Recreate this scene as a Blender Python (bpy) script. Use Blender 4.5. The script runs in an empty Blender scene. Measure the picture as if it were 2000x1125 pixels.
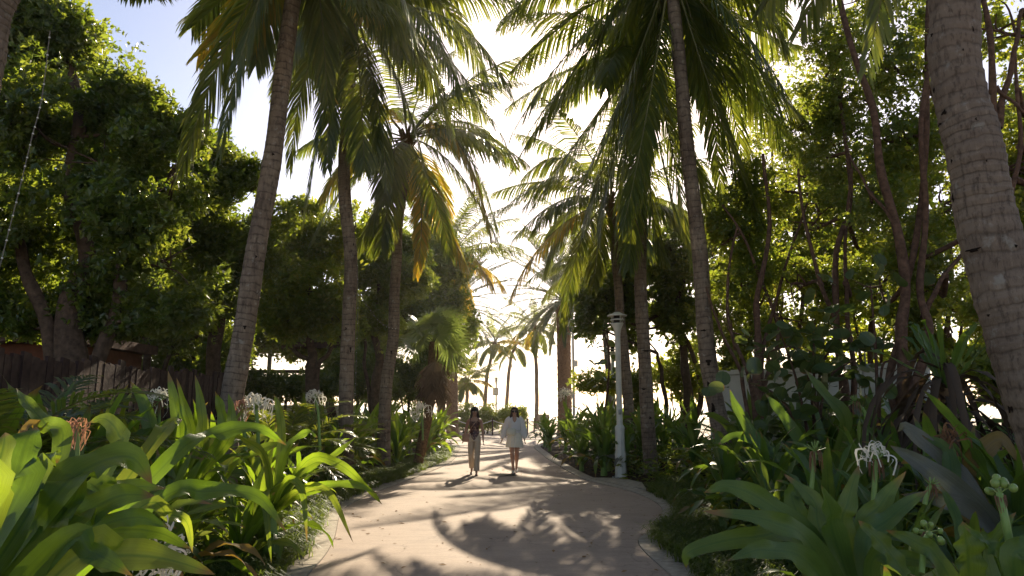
import bpy, math, random
import numpy as np
from mathutils import Vector, Matrix

R = math.radians
rng = np.random.default_rng(11)
random.seed(11)
S = bpy.context.scene
COL = S.collection

# ------------------------------------------------------------------ camera, sky, sun, exposure
FPX = 1400.0                       # focal length in pixels of the 2000 px wide photograph
PITCH = R(9.65)
EYE = 1.6
cam_d = bpy.data.cameras.new('camera')
cam_d.sensor_width = 36.0
cam_d.lens = 36.0 * FPX / 2000.0
cam_d.clip_end = 9000
cam_d.clip_start = 0.05
cam = bpy.data.objects.new('camera', cam_d)
COL.objects.link(cam)
cam.location = (0, 0, EYE)
cam.rotation_euler = (R(90) + PITCH, 0, 0)
S.camera = cam

SUN_EL, SUN_AZ = R(29), R(8)
W = bpy.data.worlds.new('World')
S.world = W
W.use_nodes = True
wn = W.node_tree.nodes
sky = wn.new('ShaderNodeTexSky')
sky.sky_type = 'NISHITA'
sky.sun_disc = False
sky.sun_elevation = SUN_EL
sky.sun_rotation = SUN_AZ
sky.air_density = 1.0
sky.dust_density = 1.0
sky.ozone_density = 2.0
bg = wn['Background']
bg.inputs['Strength'].default_value = 0.066
tint = wn.new('ShaderNodeMix')            # white balance of the daylight sky
tint.data_type = 'RGBA'
tint.blend_type = 'MULTIPLY'
tint.inputs[0].default_value = 1.0
tint.inputs[7].default_value = (1.10, 0.955, 0.90, 1)
W.node_tree.links.new(sky.outputs[0], tint.inputs[6])
W.node_tree.links.new(tint.outputs[2], bg.inputs[0])

sun_d = bpy.data.lights.new('sun', 'SUN')
sun_d.energy = 3.45
sun_d.angle = R(0.5)
sun_d.color = (1.0, 0.87, 0.66)
sun = bpy.data.objects.new('sun', sun_d)
COL.objects.link(sun)
SUNV = Vector((math.sin(SUN_AZ) * math.cos(SUN_EL), math.cos(SUN_AZ) * math.cos(SUN_EL), math.sin(SUN_EL)))
sun.rotation_euler = (-SUNV).to_track_quat('-Z', 'Y').to_euler()
sun.location = (3, 30, 40)

S.view_settings.view_transform = 'Standard'
S.view_settings.look = 'None'
S.view_settings.gamma = 1.0
S.view_settings.use_curve_mapping = False
S.view_settings.exposure = 1.52
S.render.engine = 'CYCLES'
S.cycles.max_bounces = 8
S.cycles.diffuse_bounces = 4
S.cycles.transmission_bounces = 6
S.cycles.use_denoising = True
S.cycles.sample_clamp_indirect = 6

# ------------------------------------------------------------------ helpers: geometry
_ct, _st = math.cos(PITCH), math.sin(PITCH)


def at(px, py, Y):
    """Point at distance Y (metres along the path) seen at photo pixel px, py."""
    u, v = (px - 1000) / FPX, (562.5 - py) / FPX
    dy, dz = _ct - v * _st, _st + v * _ct
    t = Y / dy
    return np.array([u * t, Y, EYE + dz * t])


def gnd(px, py, z=0.0):
    u, v = (px - 1000) / FPX, (562.5 - py) / FPX
    dy, dz = _ct - v * _st, _st + v * _ct
    t = (z - EYE) / dz
    return np.array([u * t, dy * t, z])


def nrm(a):
    a = np.asarray(a, float)
    n = np.linalg.norm(a, axis=-1, keepdims=True)
    return a / np.maximum(n, 1e-9)


class MB:
    """Collects vertices, quads and triangles; build() links them as ONE mesh object."""

    def __init__(self):
        self.v, self.uv, self.q, self.t, self.n = [], [], [], [], 0

    def add(self, v, q=None, t=None, uv=None):
        v = np.asarray(v, float).reshape(-1, 3)
        if uv is None:
            uv = np.zeros((len(v), 2))
        self.v.append(v)
        self.uv.append(np.asarray(uv, float).reshape(-1, 2))
        if q is not None and len(q):
            self.q.append(np.asarray(q, np.int64).reshape(-1, 4) + self.n)
        if t is not None and len(t):
            self.t.append(np.asarray(t, np.int64).reshape(-1, 3) + self.n)
        self.n += len(v)

    def mesh(self, name, mats, smooth=True):
        v = np.concatenate(self.v) if self.v else np.zeros((0, 3))
        uv = np.concatenate(self.uv) if self.uv else np.zeros((0, 2))
        q = np.concatenate(self.q) if self.q else np.zeros((0, 4), np.int64)
        t = np.concatenate(self.t) if self.t else np.zeros((0, 3), np.int64)
        me = bpy.data.meshes.new(name)
        me.vertices.add(len(v))
        me.vertices.foreach_set('co', v.astype(np.float32).ravel())
        idx = np.concatenate([q.ravel(), t.ravel()]).astype(np.int32)
        me.loops.add(len(idx))
        me.loops.foreach_set('vertex_index', idx)
        tot = np.concatenate([np.full(len(q), 4), np.full(len(t), 3)]).astype(np.int32)
        st = np.concatenate([[0], np.cumsum(tot)[:-1]]).astype(np.int32) if len(tot) else np.zeros(0, np.int32)
        me.polygons.add(len(tot))
        me.polygons.foreach_set('loop_start', st)
        me.polygons.foreach_set('loop_total', tot)
        me.polygons.foreach_set('use_smooth', np.full(len(tot), smooth))
        lay = me.uv_layers.new(name='UVMap')
        lay.data.foreach_set('uv', uv[idx].astype(np.float32).ravel())
        for m in (mats if isinstance(mats, (list, tuple)) else [mats]):
            me.materials.append(m)
        me.update(calc_edges=True)
        return me

    def build(self, name, mats, parent=None, smooth=True, origin=None):
        if origin is not None:
            o3 = np.asarray(origin, float)
            self.v = [x - o3 for x in self.v]
        o = bpy.data.objects.new(name, self.mesh(name, mats, smooth))
        COL.objects.link(o)
        if origin is not None:
            o.location = Vector(origin)
        if parent is not None:
            o.parent = parent
        return o

    # primitives -----------------------------------------------------
    def tube(self, pts, rad, n=8, cap=True, phase=None, squash=None, twist=0.0):
        pts = np.asarray(pts, float)
        N = len(pts)
        rad = np.broadcast_to(np.asarray(rad, float), (N,))
        T = nrm(np.gradient(pts, axis=0))
        a = np.array([1.0, 0, 0]) if abs(T[0][0]) < 0.9 else np.array([0, 1.0, 0])
        U = np.zeros((N, 3))
        U[0] = nrm(a - T[0] * a.dot(T[0]))
        for i in range(1, N):
            u = U[i - 1] - T[i] * U[i - 1].dot(T[i])
            U[i] = nrm(u)
        V = np.cross(T, U)
        th = np.linspace(0, 2 * np.pi, n + 1) + twist
        ca, sa = np.cos(th), np.sin(th)
        sq = 1.0 if squash is None else squash
        v = pts[:, None, :] + rad[:, None, None] * (ca[None, :, None] * U[:, None, :] + sq * sa[None, :, None] * V[:, None, :])
        if phase is None:
            phase = np.concatenate([[0], np.cumsum(np.linalg.norm(np.diff(pts, axis=0), axis=1))])
        uv = np.stack(np.broadcast_arrays((th - twist)[None, :] / (2 * np.pi), phase[:, None]), -1)
        i, j = np.meshgrid(np.arange(N - 1), np.arange(n), indexing='ij')
        b = i * (n + 1) + j
        q = np.stack([b, b + 1, b + n + 2, b + n + 1], -1).reshape(-1, 4)
        self.add(v, q, uv=uv)
        if cap:
            for k, rev in ((0, True), (N - 1, False)):
                ring = v[k][:-1]
                c = ring.mean(0)
                vv = np.vstack([ring, c])
                m = len(ring)
                tr = [((x + 1) % m, x, m) if rev else (x, (x + 1) % m, m) for x in range(m)]
                self.add(vv, t=tr, uv=np.full((len(vv), 2), [0.5, phase[k]]))

    def lathe(self, prof, c=(0, 0, 0), n=20):
        """prof: list of (radius, z), bottom to top, about a vertical axis through c."""
        prof = np.asarray(prof, float)
        N = len(prof)
        th = np.linspace(0, 2 * np.pi, n + 1)
        v = np.stack([prof[:, 0:1] * np.cos(th) + c[0], prof[:, 0:1] * np.sin(th) + c[1], np.repeat(prof[:, 1:2] + c[2], n + 1, 1)], -1)
        i, j = np.meshgrid(np.arange(N - 1), np.arange(n), indexing='ij')
        b = i * (n + 1) + j
        self.add(v, np.stack([b, b + 1, b + n + 2, b + n + 1], -1).reshape(-1, 4), uv=np.stack(np.broadcast_arrays(th[None] / 6.283, prof[:, 1:2]), -1))

    def box(self, c, s, rz=0.0, top=1.0):
        x, y, z = np.asarray(s, float) / 2
        v = np.array([[-x, -y, -z], [x, -y, -z], [x, y, -z], [-x, y, -z], [-x * top, -y * top, z], [x * top, -y * top, z], [x * top, y * top, z], [-x * top, y * top, z]])
        ca, sa = math.cos(rz), math.sin(rz)
        v = v @ np.array([[ca, sa, 0], [-sa, ca, 0], [0, 0, 1]]) + np.asarray(c, float)
        self.add(v, [[0, 3, 2, 1], [4, 5, 6, 7], [0, 1, 5, 4], [1, 2, 6, 5], [2, 3, 7, 6], [3, 0, 4, 7]], uv=v[:, [0, 2]])

    def ball(self, c, r, n=8, m=6, sc=(1, 1, 1)):
        ph = np.linspace(0.001, np.pi - 0.001, m + 1)
        th = np.linspace(0, 2 * np.pi, n + 1)
        v = np.stack([np.sin(ph)[:, None] * np.cos(th) * sc[0], np.sin(ph)[:, None] * np.sin(th) * sc[1], np.repeat(np.cos(ph)[:, None] * sc[2], n + 1, 1)], -1) * r + np.asarray(c, float)
        i, j = np.meshgrid(np.arange(m), np.arange(n), indexing='ij')
        b = i * (n + 1) + j
        self.add(v, np.stack([b + n + 1, b + n + 2, b + 1, b], -1).reshape(-1, 4))


def spline(pts, n):
    """Catmull-Rom through pts, n samples."""
    p = np.asarray(pts, float)
    if len(p) == 2:
        return p[0] + (p[1] - p[0]) * np.linspace(0, 1, n)[:, None]
    q = np.vstack([2 * p[0] - p[1], p, 2 * p[-1] - p[-2]])
    s = np.linspace(0, len(p) - 1 - 1e-6, n)
    k = s.astype(int)
    t = (s - k)[:, None]
    a, b, c, d = q[k], q[k + 1], q[k + 2], q[k + 3]
    return 0.5 * (2 * b + (c - a) * t + (2 * a - 5 * b + 4 * c - d) * t ** 2 + (3 * b - a - 3 * c + d) * t ** 3)


def tag(o, label=None, cat=None, group=None, kind=None):
    if label:
        o['label'] = label
    if cat:
        o['category'] = cat
    if group:
        o['group'] = group
    if kind:
        o['kind'] = kind
    return o


def empty(name, loc, label, cat, group=None, rz=0.0):
    o = bpy.data.objects.new(name, None)
    COL.objects.link(o)
    o.location = Vector(loc)
    o.rotation_euler = (0, 0, rz)
    o.empty_display_size = 0.2
    return tag(o, label, cat, group)


def child(name, me, parent, loc=(0, 0, 0), rot=(0, 0, 0), sc=1.0):
    o = bpy.data.objects.new(name, me)
    COL.objects.link(o)
    o.parent = parent
    o.location = loc
    o.rotation_euler = rot
    o.scale = (sc, sc, sc) if not hasattr(sc, '__len__') else sc
    return o


# ------------------------------------------------------------------ helpers: materials
def new_mat(name):
    m = bpy.data.materials.new(name)
    m.use_nodes = True
    nt = m.node_tree
    return m, nt, nt.nodes, nt.links, nt.nodes['Principled BSDF']


def ramp(N, L, src, stops):
    r = N.new('ShaderNodeValToRGB')
    e = r.color_ramp.elements
    while len(e) < len(stops):
        e.new(0.5)
    for k, (p, c) in enumerate(stops):
        e[k].position = p
        e[k].color = (*c, 1) if len(c) == 3 else c
    L.new(src, r.inputs[0])
    return r.outputs[0]


def noise(N, L, scale, detail=4, rough=0.55, vec=None, mscale=None):
    n = N.new('ShaderNodeTexNoise')
    n.inputs['Scale'].default_value = scale
    n.inputs['Detail'].default_value = detail
    n.inputs['Roughness'].default_value = rough
    if vec is not None:
        if mscale is not None:
            mp = N.new('ShaderNodeMapping')
            mp.inputs['Scale'].default_value = mscale
            L.new(vec, mp.inputs[0])
            vec = mp.outputs[0]
        L.new(vec, n.inputs['Vector'])
    return n.outputs[0]


def mixc(N, L, fac, a, b, mode='MIX'):
    m = N.new('ShaderNodeMix')
    m.data_type = 'RGBA'
    m.blend_type = mode
    for sock, val in ((m.inputs[0], fac), (m.inputs[6], a), (m.inputs[7], b)):
        if hasattr(val, 'is_linked'):
            L.new(val, sock)
        elif isinstance(val, (int, float)):
            sock.default_value = val
        else:
            sock.default_value = (*val, 1)
    return m.outputs[2]


def bump(N, L, b, h, strength=0.4, dist=0.02):
    bp = N.new('ShaderNodeBump')
    bp.inputs['Strength'].default_value = strength
    bp.inputs['Distance'].default_value = dist
    L.new(h, bp.inputs['Height'])
    L.new(bp.outputs[0], b.inputs['Normal'])


def leaf_mat(name, cols, trans, tmix=0.45, rough=0.4, spec=0.5, midrib=False, objvary=0.0):
    """Thin leaf: glossy diffuse front plus light let through. cols: stops picked by UV.x (a random number per leaf)."""
    m, nt, N, L, b = new_mat(name)
    uv = N.new('ShaderNodeUVMap')
    sp = N.new('ShaderNodeSeparateXYZ')
    L.new(uv.outputs[0], sp.inputs[0])
    geo = N.new('ShaderNodeNewGeometry')
    if midrib:
        oi = N.new('ShaderNodeObjectInfo')
        c = ramp(N, L, oi.outputs['Random'], [(k / max(1, len(cols) - 1), x) for k, x in enumerate(cols)])
        tc = ramp(N, L, oi.outputs['Random'], [(k / max(1, len(trans) - 1), x) for k, x in enumerate(trans)])
        n1 = noise(N, L, 6.0, 3, 0.6, uv.outputs[0], (9, 1.2, 1))
        c = mixc(N, L, ramp(N, L, n1, [(0.35, (0, 0, 0)), (0.75, (0.45,) * 3)]), c, tuple(x * 1.9 for x in cols[-1]))
        ab = N.new('ShaderNodeMath'); ab.operation = 'ABSOLUTE'
        sb = N.new('ShaderNodeMath'); sb.operation = 'SUBTRACT'; sb.inputs[1].default_value = 0.5
        L.new(sp.outputs[0], sb.inputs[0]); L.new(sb.outputs[0], ab.inputs[0])
        rib = ramp(N, L, ab.outputs[0], [(0.0, (1, 1, 1)), (0.07, (0, 0, 0))])
        tc = mixc(N, L, rib, tc, tuple(x * 0.72 for x in trans[0]))
        wv = noise(N, L, 1.0, 2, 0.5, uv.outputs[0], (46, 0.7, 1))
        tc = mixc(N, L, 0.35, tc, wv, 'MULTIPLY')
        vein = ramp(N, L, wv, [(0.3, (0.72,) * 3), (0.7, (1.12,) * 3)])
        c = mixc(N, L, 0.8, c, vein, 'MULTIPLY')
        c = mixc(N, L, ramp(N, L, rib, [(0.0, (0,) * 3), (1.0, (0.5,) * 3)]), c, tuple(x * 1.7 for x in cols[0]))
        mott = noise(N, L, 9.0, 4, 0.65, geo.outputs['Position'])
        c = mixc(N, L, 0.5, c, ramp(N, L, mott, [(0.3, (0.7, 0.72, 0.7)), (0.7, (1.15, 1.1, 1.0))]), 'MULTIPLY')
        tc = mixc(N, L, 0.4, tc, ramp(N, L, mott, [(0.3, (0.7, 0.75, 0.7)), (0.7, (1.1, 1.05, 1.0))]), 'MULTIPLY')
        bump(N, L, b, wv, 0.35, 0.004)
        br = ramp(N, L, noise(N, L, 2.3, 3, 0.6, geo.outputs['Position']), [(0.66, (0, 0, 0)), (0.78, (0.6,) * 3)])
        c = mixc(N, L, br, c, (0.16, 0.11, 0.04))
        tipn = N.new('ShaderNodeMath'); tipn.operation = 'MULTIPLY_ADD'
        L.new(noise(N, L, 3.1, 3, 0.6, geo.outputs['Position']), tipn.inputs[0]); tipn.inputs[1].default_value = 0.30; L.new(sp.outputs[1], tipn.inputs[2])
        tipf = ramp(N, L, tipn.outputs[0], [(0.0, (0, 0, 0)), (0.99, (0, 0, 0)), (1.0, (0.9,) * 3)])
        tm = N.new('ShaderNodeMath'); tm.operation = 'SUBTRACT'; L.new(tipn.outputs[0], tm.inputs[0]); tm.inputs[1].default_value = 0.13
        tipf = ramp(N, L, tm.outputs[0], [(0.93, (0, 0, 0)), (0.99, (0.9,) * 3)])
        c = mixc(N, L, tipf, c, (0.20, 0.12, 0.05))
        tc = mixc(N, L, tipf, tc, (0.35, 0.2, 0.05))
    else:
        c = ramp(N, L, sp.outputs[0], [(k / max(1, len(cols) - 1), x) for k, x in enumerate(cols)])
        tc = ramp(N, L, sp.outputs[0], [(k / max(1, len(trans) - 1), x) for k, x in enumerate(trans)])
        if objvary:
            oi = N.new('ShaderNodeObjectInfo')
            g = ramp(N, L, oi.outputs['Random'], [(0, (1 - objvary,) * 3), (1, (1, 1, 1))])
            c = mixc(N, L, 1.0, c, g, 'MULTIPLY')
    L.new(c, b.inputs['Base Color'])
    b.inputs['Roughness'].default_value = rough
    b.inputs['Specular IOR Level'].default_value = spec
    tr = N.new('ShaderNodeBsdfTranslucent')
    L.new(tc, tr.inputs[0])
    mx = N.new('ShaderNodeMixShader')
    mx.inputs[0].default_value = tmix
    L.new(b.outputs[0], mx.inputs[1])
    L.new(tr.outputs[0], mx.inputs[2])
    L.new(mx.outputs[0], N['Material Output'].inputs[0])
    return m


def plain(name, c, rough=0.6, spec=0.4, var=0.0, scale=8.0, metal=0.0, bmp=0.0):
    m, nt, N, L, b = new_mat(name)
    b.inputs['Base Color'].default_value = (*c, 1)
    b.inputs['Roughness'].default_value = rough
    b.inputs['Specular IOR Level'].default_value = spec
    b.inputs['Metallic'].default_value = metal
    if var:
        g = N.new('ShaderNodeTexCoord')
        n = noise(N, L, scale, 5, 0.6, g.outputs['Object'])
        cc = ramp(N, L, n, [(0.3, tuple(x * (1 - var) for x in c)), (0.7, tuple(min(1, x * (1 + var * 0.6)) for x in c))])
        L.new(cc, b.inputs['Base Color'])
        if bmp:
            bump(N, L, b, n, bmp, 0.02)
    return m


def palm_bark(name, c_hi, c_lo, ring_dark=0.5, fine=1.0):
    """UV.y counts leaf-scar rings, so its fraction finds each scar."""
    m, nt, N, L, b = new_mat(name)
    uv = N.new('ShaderNodeUVMap')
    sp = N.new('ShaderNodeSeparateXYZ')
    L.new(uv.outputs[0], sp.inputs[0])
    tc = N.new('ShaderNodeTexCoord')
    fr = N.new('ShaderNodeMath'); fr.operation = 'FRACT'
    wob = noise(N, L, 4.5, 3, 0.6, tc.outputs['Object'])
    ad = N.new('ShaderNodeMath'); ad.operation = 'MULTIPLY_ADD'
    L.new(wob, ad.inputs[0]); ad.inputs[1].default_value = 1.15; L.new(sp.outputs[1], ad.inputs[2])
    L.new(ad.outputs[0], fr.inputs[0])
    ring = ramp(N, L, fr.outputs[0], [(0.0, (1,) * 3), (0.12, (0.15,) * 3), (0.8, (0,) * 3), (0.98, (1,) * 3)])
    big = noise(N, L, 1.6, 5, 0.65, tc.outputs['Object'])
    fib = noise(N, L, 1.0 * fine, 6, 0.7, tc.outputs['Object'], (30, 30, 8))
    med = noise(N, L, 9.0, 4, 0.6, tc.outputs['Object'])
    c = ramp(N, L, big, [(0.3, c_lo), (0.68, c_hi)])
    c = mixc(N, L, ramp(N, L, fib, [(0.33, (0.8,) * 3), (0.50, (0,) * 3)]), c, tuple(x * 0.42 for x in c_lo))
    c = mixc(N, L, ramp(N, L, fib, [(0.58, (0,) * 3), (0.72, (0.7,) * 3)]), c, tuple(min(1, x * 1.45) for x in c_hi))
    rm = N.new('ShaderNodeMath'); rm.operation = 'MULTIPLY'; rm.inputs[1].default_value = ring_dark
    brk = ramp(N, L, noise(N, L, 6.0, 3, 0.6, tc.outputs['Object']), [(0.36, (0.15,) * 3), (0.6, (1,) * 3)])
    L.new(mixc(N, L, 1.0, ring, brk, 'MULTIPLY'), rm.inputs[0])
    c = mixc(N, L, rm.outputs[0], c, tuple(x * 0.3 for x in c_lo))
    c = mixc(N, L, ramp(N, L, med, [(0.60, (0,) * 3), (0.70, (0.55,) * 3)]), c, (0.34, 0.32, 0.27))
    L.new(c, b.inputs['Base Color'])
    b.inputs['Roughness'].default_value = 0.85
    b.inputs['Specular IOR Level'].default_value = 0.2
    h = mixc(N, L, 0.4, fib, ring, 'SUBTRACT')
    bump(N, L, b, h, 0.8, 0.015)
    return m


M = {}
M['soil'] = plain('soil', (0.055, 0.036, 0.022), 0.95, 0.1, 0.6, 14, bmp=1.0)
M['sand'] = plain('sand', (0.60, 0.50, 0.38), 0.95, 0.1, 0.12, 3, bmp=0.6)
M['sea'] = plain('sea', (0.10, 0.25, 0.28), 0.12, 0.5, 0.2, 0.3, bmp=0.3)
M['slab'] = plain('edging_concrete', (0.40, 0.34, 0.27), 0.9, 0.2, 0.3, 9, bmp=0.3)
M['white_paint'] = plain('white_paint', (0.68, 0.66, 0.58), 0.45, 0.4, 0.14, 5, bmp=0.05)
M['off_white'] = plain('off_white_render', (0.55, 0.54, 0.49), 0.85, 0.2, 0.12, 2.0)
M['roof'] = plain('terracotta', (0.16, 0.065, 0.04), 0.85, 0.2, 0.3, 6)
M['wood'] = plain('fence_wood', (0.10, 0.055, 0.042), 0.8, 0.2, 0.5, 7, bmp=0.4)
M['bark'] = plain('tree_bark', (0.105, 0.07, 0.048), 0.9, 0.15, 0.5, 11, bmp=0.9)
M['bark2'] = plain('reddish_bark', (0.13, 0.075, 0.05), 0.9, 0.15, 0.55, 14, bmp=0.9)
M['twine'] = plain('cord', (0.20, 0.17, 0.13), 0.8, 0.2)
M['bulb'] = plain('bulb_glass', (0.75, 0.72, 0.62), 0.15, 0.6)
M['rope'] = plain('rope_white', (0.75, 0.72, 0.65), 0.8)
M['metal'] = plain('grey_metal', (0.36, 0.36, 0.34), 0.45, 0.5, 0.15, 6)
M['iron'] = plain('drain_iron', (0.05, 0.042, 0.036), 0.95, 0.1, 0.5, 60, bmp=0.4)
M['palm_near'] = palm_bark('palm_bark_close', (0.27, 0.205, 0.15), (0.15, 0.108, 0.08), 0.5)
M['palm_mid'] = palm_bark('palm_bark_middle', (0.29, 0.22, 0.155), (0.13, 0.09, 0.065), 0.75, 0.6)
M['date_bark'] = plain('date_palm_bark', (0.22, 0.14, 0.085), 0.9, 0.15, 0.5, 12, bmp=0.8)
M['fibre'] = plain('palm_fibre', (0.17, 0.105, 0.055), 0.95, 0.1, 0.5, 20, bmp=0.8)
M['scar'] = plain('bark_hole', (0.022, 0.015, 0.011), 0.95, 0.1, 0.5, 40, bmp=0.5)
M['frond'] = leaf_mat('coconut_frond', [(0.040, 0.070, 0.020), (0.060, 0.095, 0.024), (0.080, 0.112, 0.028)], [(0.24, 0.32, 0.03), (0.46, 0.46, 0.04)], 0.40, 0.36, 0.5, objvary=0.3)
M['frond_yellow'] = leaf_mat('aged_sun_gold_frond', [(0.075, 0.095, 0.022), (0.13, 0.12, 0.025), (0.20, 0.14, 0.03)], [(0.42, 0.46, 0.03), (0.75, 0.55, 0.03), (0.85, 0.50, 0.04)], 0.5, 0.45, 0.4)  # old yellow fronds, with gold of sun shining through put into the colour
M['frond_grey'] = leaf_mat('date_frond', [(0.06, 0.08, 0.045), (0.09, 0.11, 0.06)], [(0.16, 0.20, 0.06), (0.24, 0.26, 0.09)], 0.25, 0.5, 0.4)
M['frond_dead'] = leaf_mat('dead_frond', [(0.13, 0.09, 0.055), (0.19, 0.13, 0.08)], [(0.12, 0.08, 0.04), (0.16, 0.11, 0.05)], 0.15, 0.8, 0.2)
M['rachis'] = plain('frond_stalk', (0.16, 0.15, 0.045), 0.45, 0.4, 0.3, 6)
M['fan'] = leaf_mat('fan_frond', [(0.07, 0.11, 0.03), (0.10, 0.14, 0.04)], [(0.25, 0.34, 0.05), (0.35, 0.42, 0.08)], 0.4, 0.4, 0.5)
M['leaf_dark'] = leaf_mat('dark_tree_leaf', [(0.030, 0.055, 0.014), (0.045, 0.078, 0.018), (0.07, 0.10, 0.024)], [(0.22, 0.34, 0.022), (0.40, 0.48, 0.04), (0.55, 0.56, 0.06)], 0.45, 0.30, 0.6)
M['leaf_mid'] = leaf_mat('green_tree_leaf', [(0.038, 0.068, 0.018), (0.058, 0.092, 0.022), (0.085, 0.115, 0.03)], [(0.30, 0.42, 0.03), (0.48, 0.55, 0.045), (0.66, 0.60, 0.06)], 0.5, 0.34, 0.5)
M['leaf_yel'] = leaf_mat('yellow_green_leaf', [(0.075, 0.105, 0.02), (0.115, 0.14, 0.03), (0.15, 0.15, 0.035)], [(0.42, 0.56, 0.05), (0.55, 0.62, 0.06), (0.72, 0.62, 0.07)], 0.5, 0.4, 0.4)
M['grape'] = leaf_mat('sea_grape_leaf', [(0.030, 0.058, 0.022), (0.045, 0.08, 0.03), (0.07, 0.10, 0.035)], [(0.20, 0.30, 0.05), (0.34, 0.40, 0.07)], 0.3, 0.32, 0.5, midrib=True)
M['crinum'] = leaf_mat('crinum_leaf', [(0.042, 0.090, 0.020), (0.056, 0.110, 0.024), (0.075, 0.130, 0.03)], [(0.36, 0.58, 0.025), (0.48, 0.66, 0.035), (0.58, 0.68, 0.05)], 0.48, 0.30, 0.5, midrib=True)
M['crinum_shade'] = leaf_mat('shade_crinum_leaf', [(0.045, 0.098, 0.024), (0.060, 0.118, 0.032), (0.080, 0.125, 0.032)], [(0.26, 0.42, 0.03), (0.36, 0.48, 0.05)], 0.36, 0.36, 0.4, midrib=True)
M['crinum_dry'] = leaf_mat('drying_crinum_leaf', [(0.19, 0.15, 0.10), (0.17, 0.14, 0.05), (0.22, 0.13, 0.04)], [(0.5, 0.36, 0.06), (0.6, 0.35, 0.05)], 0.35, 0.6, 0.3, midrib=True)
M['crinum_grey'] = leaf_mat('wilted_grey_leaf', [(0.12, 0.125, 0.105), (0.16, 0.155, 0.14)], [(0.26, 0.29, 0.08), (0.3, 0.3, 0.10)], 0.25, 0.5, 0.4, midrib=True)
M['grass'] = leaf_mat('border_grass', [(0.030, 0.055, 0.014), (0.05, 0.08, 0.02), (0.09, 0.11, 0.03)], [(0.25, 0.36, 0.04), (0.4, 0.48, 0.06)], 0.4, 0.55, 0.25)
M['petal'] = leaf_mat('lily_petal', [(0.78, 0.74, 0.66), (0.82, 0.79, 0.70)], [(0.8, 0.75, 0.6), (0.85, 0.8, 0.66)], 0.4, 0.5, 0.3)
M['petal_pink'] = leaf_mat('withered_pink_petal', [(0.42, 0.22, 0.17), (0.34, 0.16, 0.10)], [(0.5, 0.25, 0.16), (0.45, 0.22, 0.1)], 0.4, 0.6, 0.2)
M['withered'] = leaf_mat('withered_brown_petal', [(0.20, 0.10, 0.06), (0.30, 0.17, 0.10)], [(0.4, 0.2, 0.08), (0.5, 0.25, 0.1)], 0.3, 0.8, 0.2)
M['dead_leaf'] = leaf_mat('dead_brown_leaf', [(0.075, 0.052, 0.038), (0.12, 0.085, 0.06)], [(0.10, 0.06, 0.03), (0.14, 0.09, 0.04)], 0.2, 0.85, 0.15)
M['stalk'] = plain('flower_stalk_green', (0.20, 0.30, 0.07), 0.45, 0.4, 0.25, 9)
M['berry'] = plain('green_seed', (0.24, 0.33, 0.075), 0.35, 0.5, 0.25, 18)
M['litter'] = leaf_mat('fallen_leaf', [(0.16, 0.08, 0.03), (0.25, 0.15, 0.06), (0.30, 0.2, 0.08)], [(0.3, 0.15, 0.05), (0.4, 0.2, 0.06)], 0.2, 0.8, 0.2)


def path_mat():
    m, nt, N, L, b = new_mat('tinted_concrete_path')
    tc = N.new('ShaderNodeTexCoord')
    p = tc.outputs['Object']
    big = noise(N, L, 0.55, 4, 0.6, p)
    fine = noise(N, L, 26, 6, 0.7, p)
    streak = noise(N, L, 3.0, 5, 0.7, p, (0.6, 3.0, 1))
    spots = noise(N, L, 7.0, 3, 0.5, p)
    c = ramp(N, L, big, [(0.3, (0.36, 0.268, 0.203)), (0.7, (0.43, 0.325, 0.25))])
    c = mixc(N, L, 0.45, c, ramp(N, L, streak, [(0.3, (0.72,) * 3), (0.7, (1.15, 1.13, 1.1))]), 'MULTIPLY')
    c = mixc(N, L, 0.5, c, ramp(N, L, fine, [(0.3, (0.7,) * 3), (0.65, (1.1,) * 3)]), 'MULTIPLY')
    c = mixc(N, L, ramp(N, L, spots, [(0.66, (0,) * 3), (0.75, (0.4,) * 3)]), c, (0.24, 0.175, 0.135))
    vo = N.new('ShaderNodeTexVoronoi')
    vo.feature = 'DISTANCE_TO_EDGE'
    vo.inputs['Scale'].default_value = 0.42
    wp = N.new('ShaderNodeVectorMath'); wp.operation = 'ADD'
    L.new(p, wp.inputs[0])
    nz = N.new('ShaderNodeTexNoise'); nz.inputs['Scale'].default_value = 1.7; nz.inputs['Detail'].default_value = 6
    L.new(p, nz.inputs['Vector']); L.new(nz.outputs[1], wp.inputs[1]); L.new(wp.outputs[0], vo.inputs['Vector'])
    crk = ramp(N, L, vo.outputs['Distance'], [(0.0, (0.55,) * 3), (0.006, (0,) * 3)])
    c = mixc(N, L, crk, c, (0.16, 0.12, 0.095))
    stn = noise(N, L, 1.3, 6, 0.65, p)
    c = mixc(N, L, ramp(N, L, stn, [(0.52, (0,) * 3), (0.66, (0.35,) * 3)]), c, (0.22, 0.17, 0.14))
    L.new(c, b.inputs['Base Color'])
    b.inputs['Roughness'].default_value = 0.82
    b.inputs['Specular IOR Level'].default_value = 0.3
    hs = mixc(N, L, 0.5, fine, streak)
    bump(N, L, b, hs, 0.45, 0.012)
    return m


M['path'] = path_mat()


# ------------------------------------------------------------------ the ground, path and beach
LE = np.array([gnd(*p)[:2] for p in [(600, 1125), (650, 1060), (668, 1000), (705, 975), (765, 950), (832, 925), (880, 903), (893, 886), (893, 868)]])
RE = np.array([gnd(*p)[:2] for p in [(1310, 1125), (1246, 1060), (1275, 1035), (1292, 1010), (1290, 990), (1258, 970), (1215, 955), (1140, 936), (1095, 912), (1060, 889), (1048, 868)]])
LE = np.vstack([[-1.85, -3], [-1.85, 4], LE, [-4.5, 37.5], [-14, 40]])
RE = np.vstack([[1.75, -3], [1.72, 4], RE, [3.5, 37.5], [14, 40]])


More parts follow.
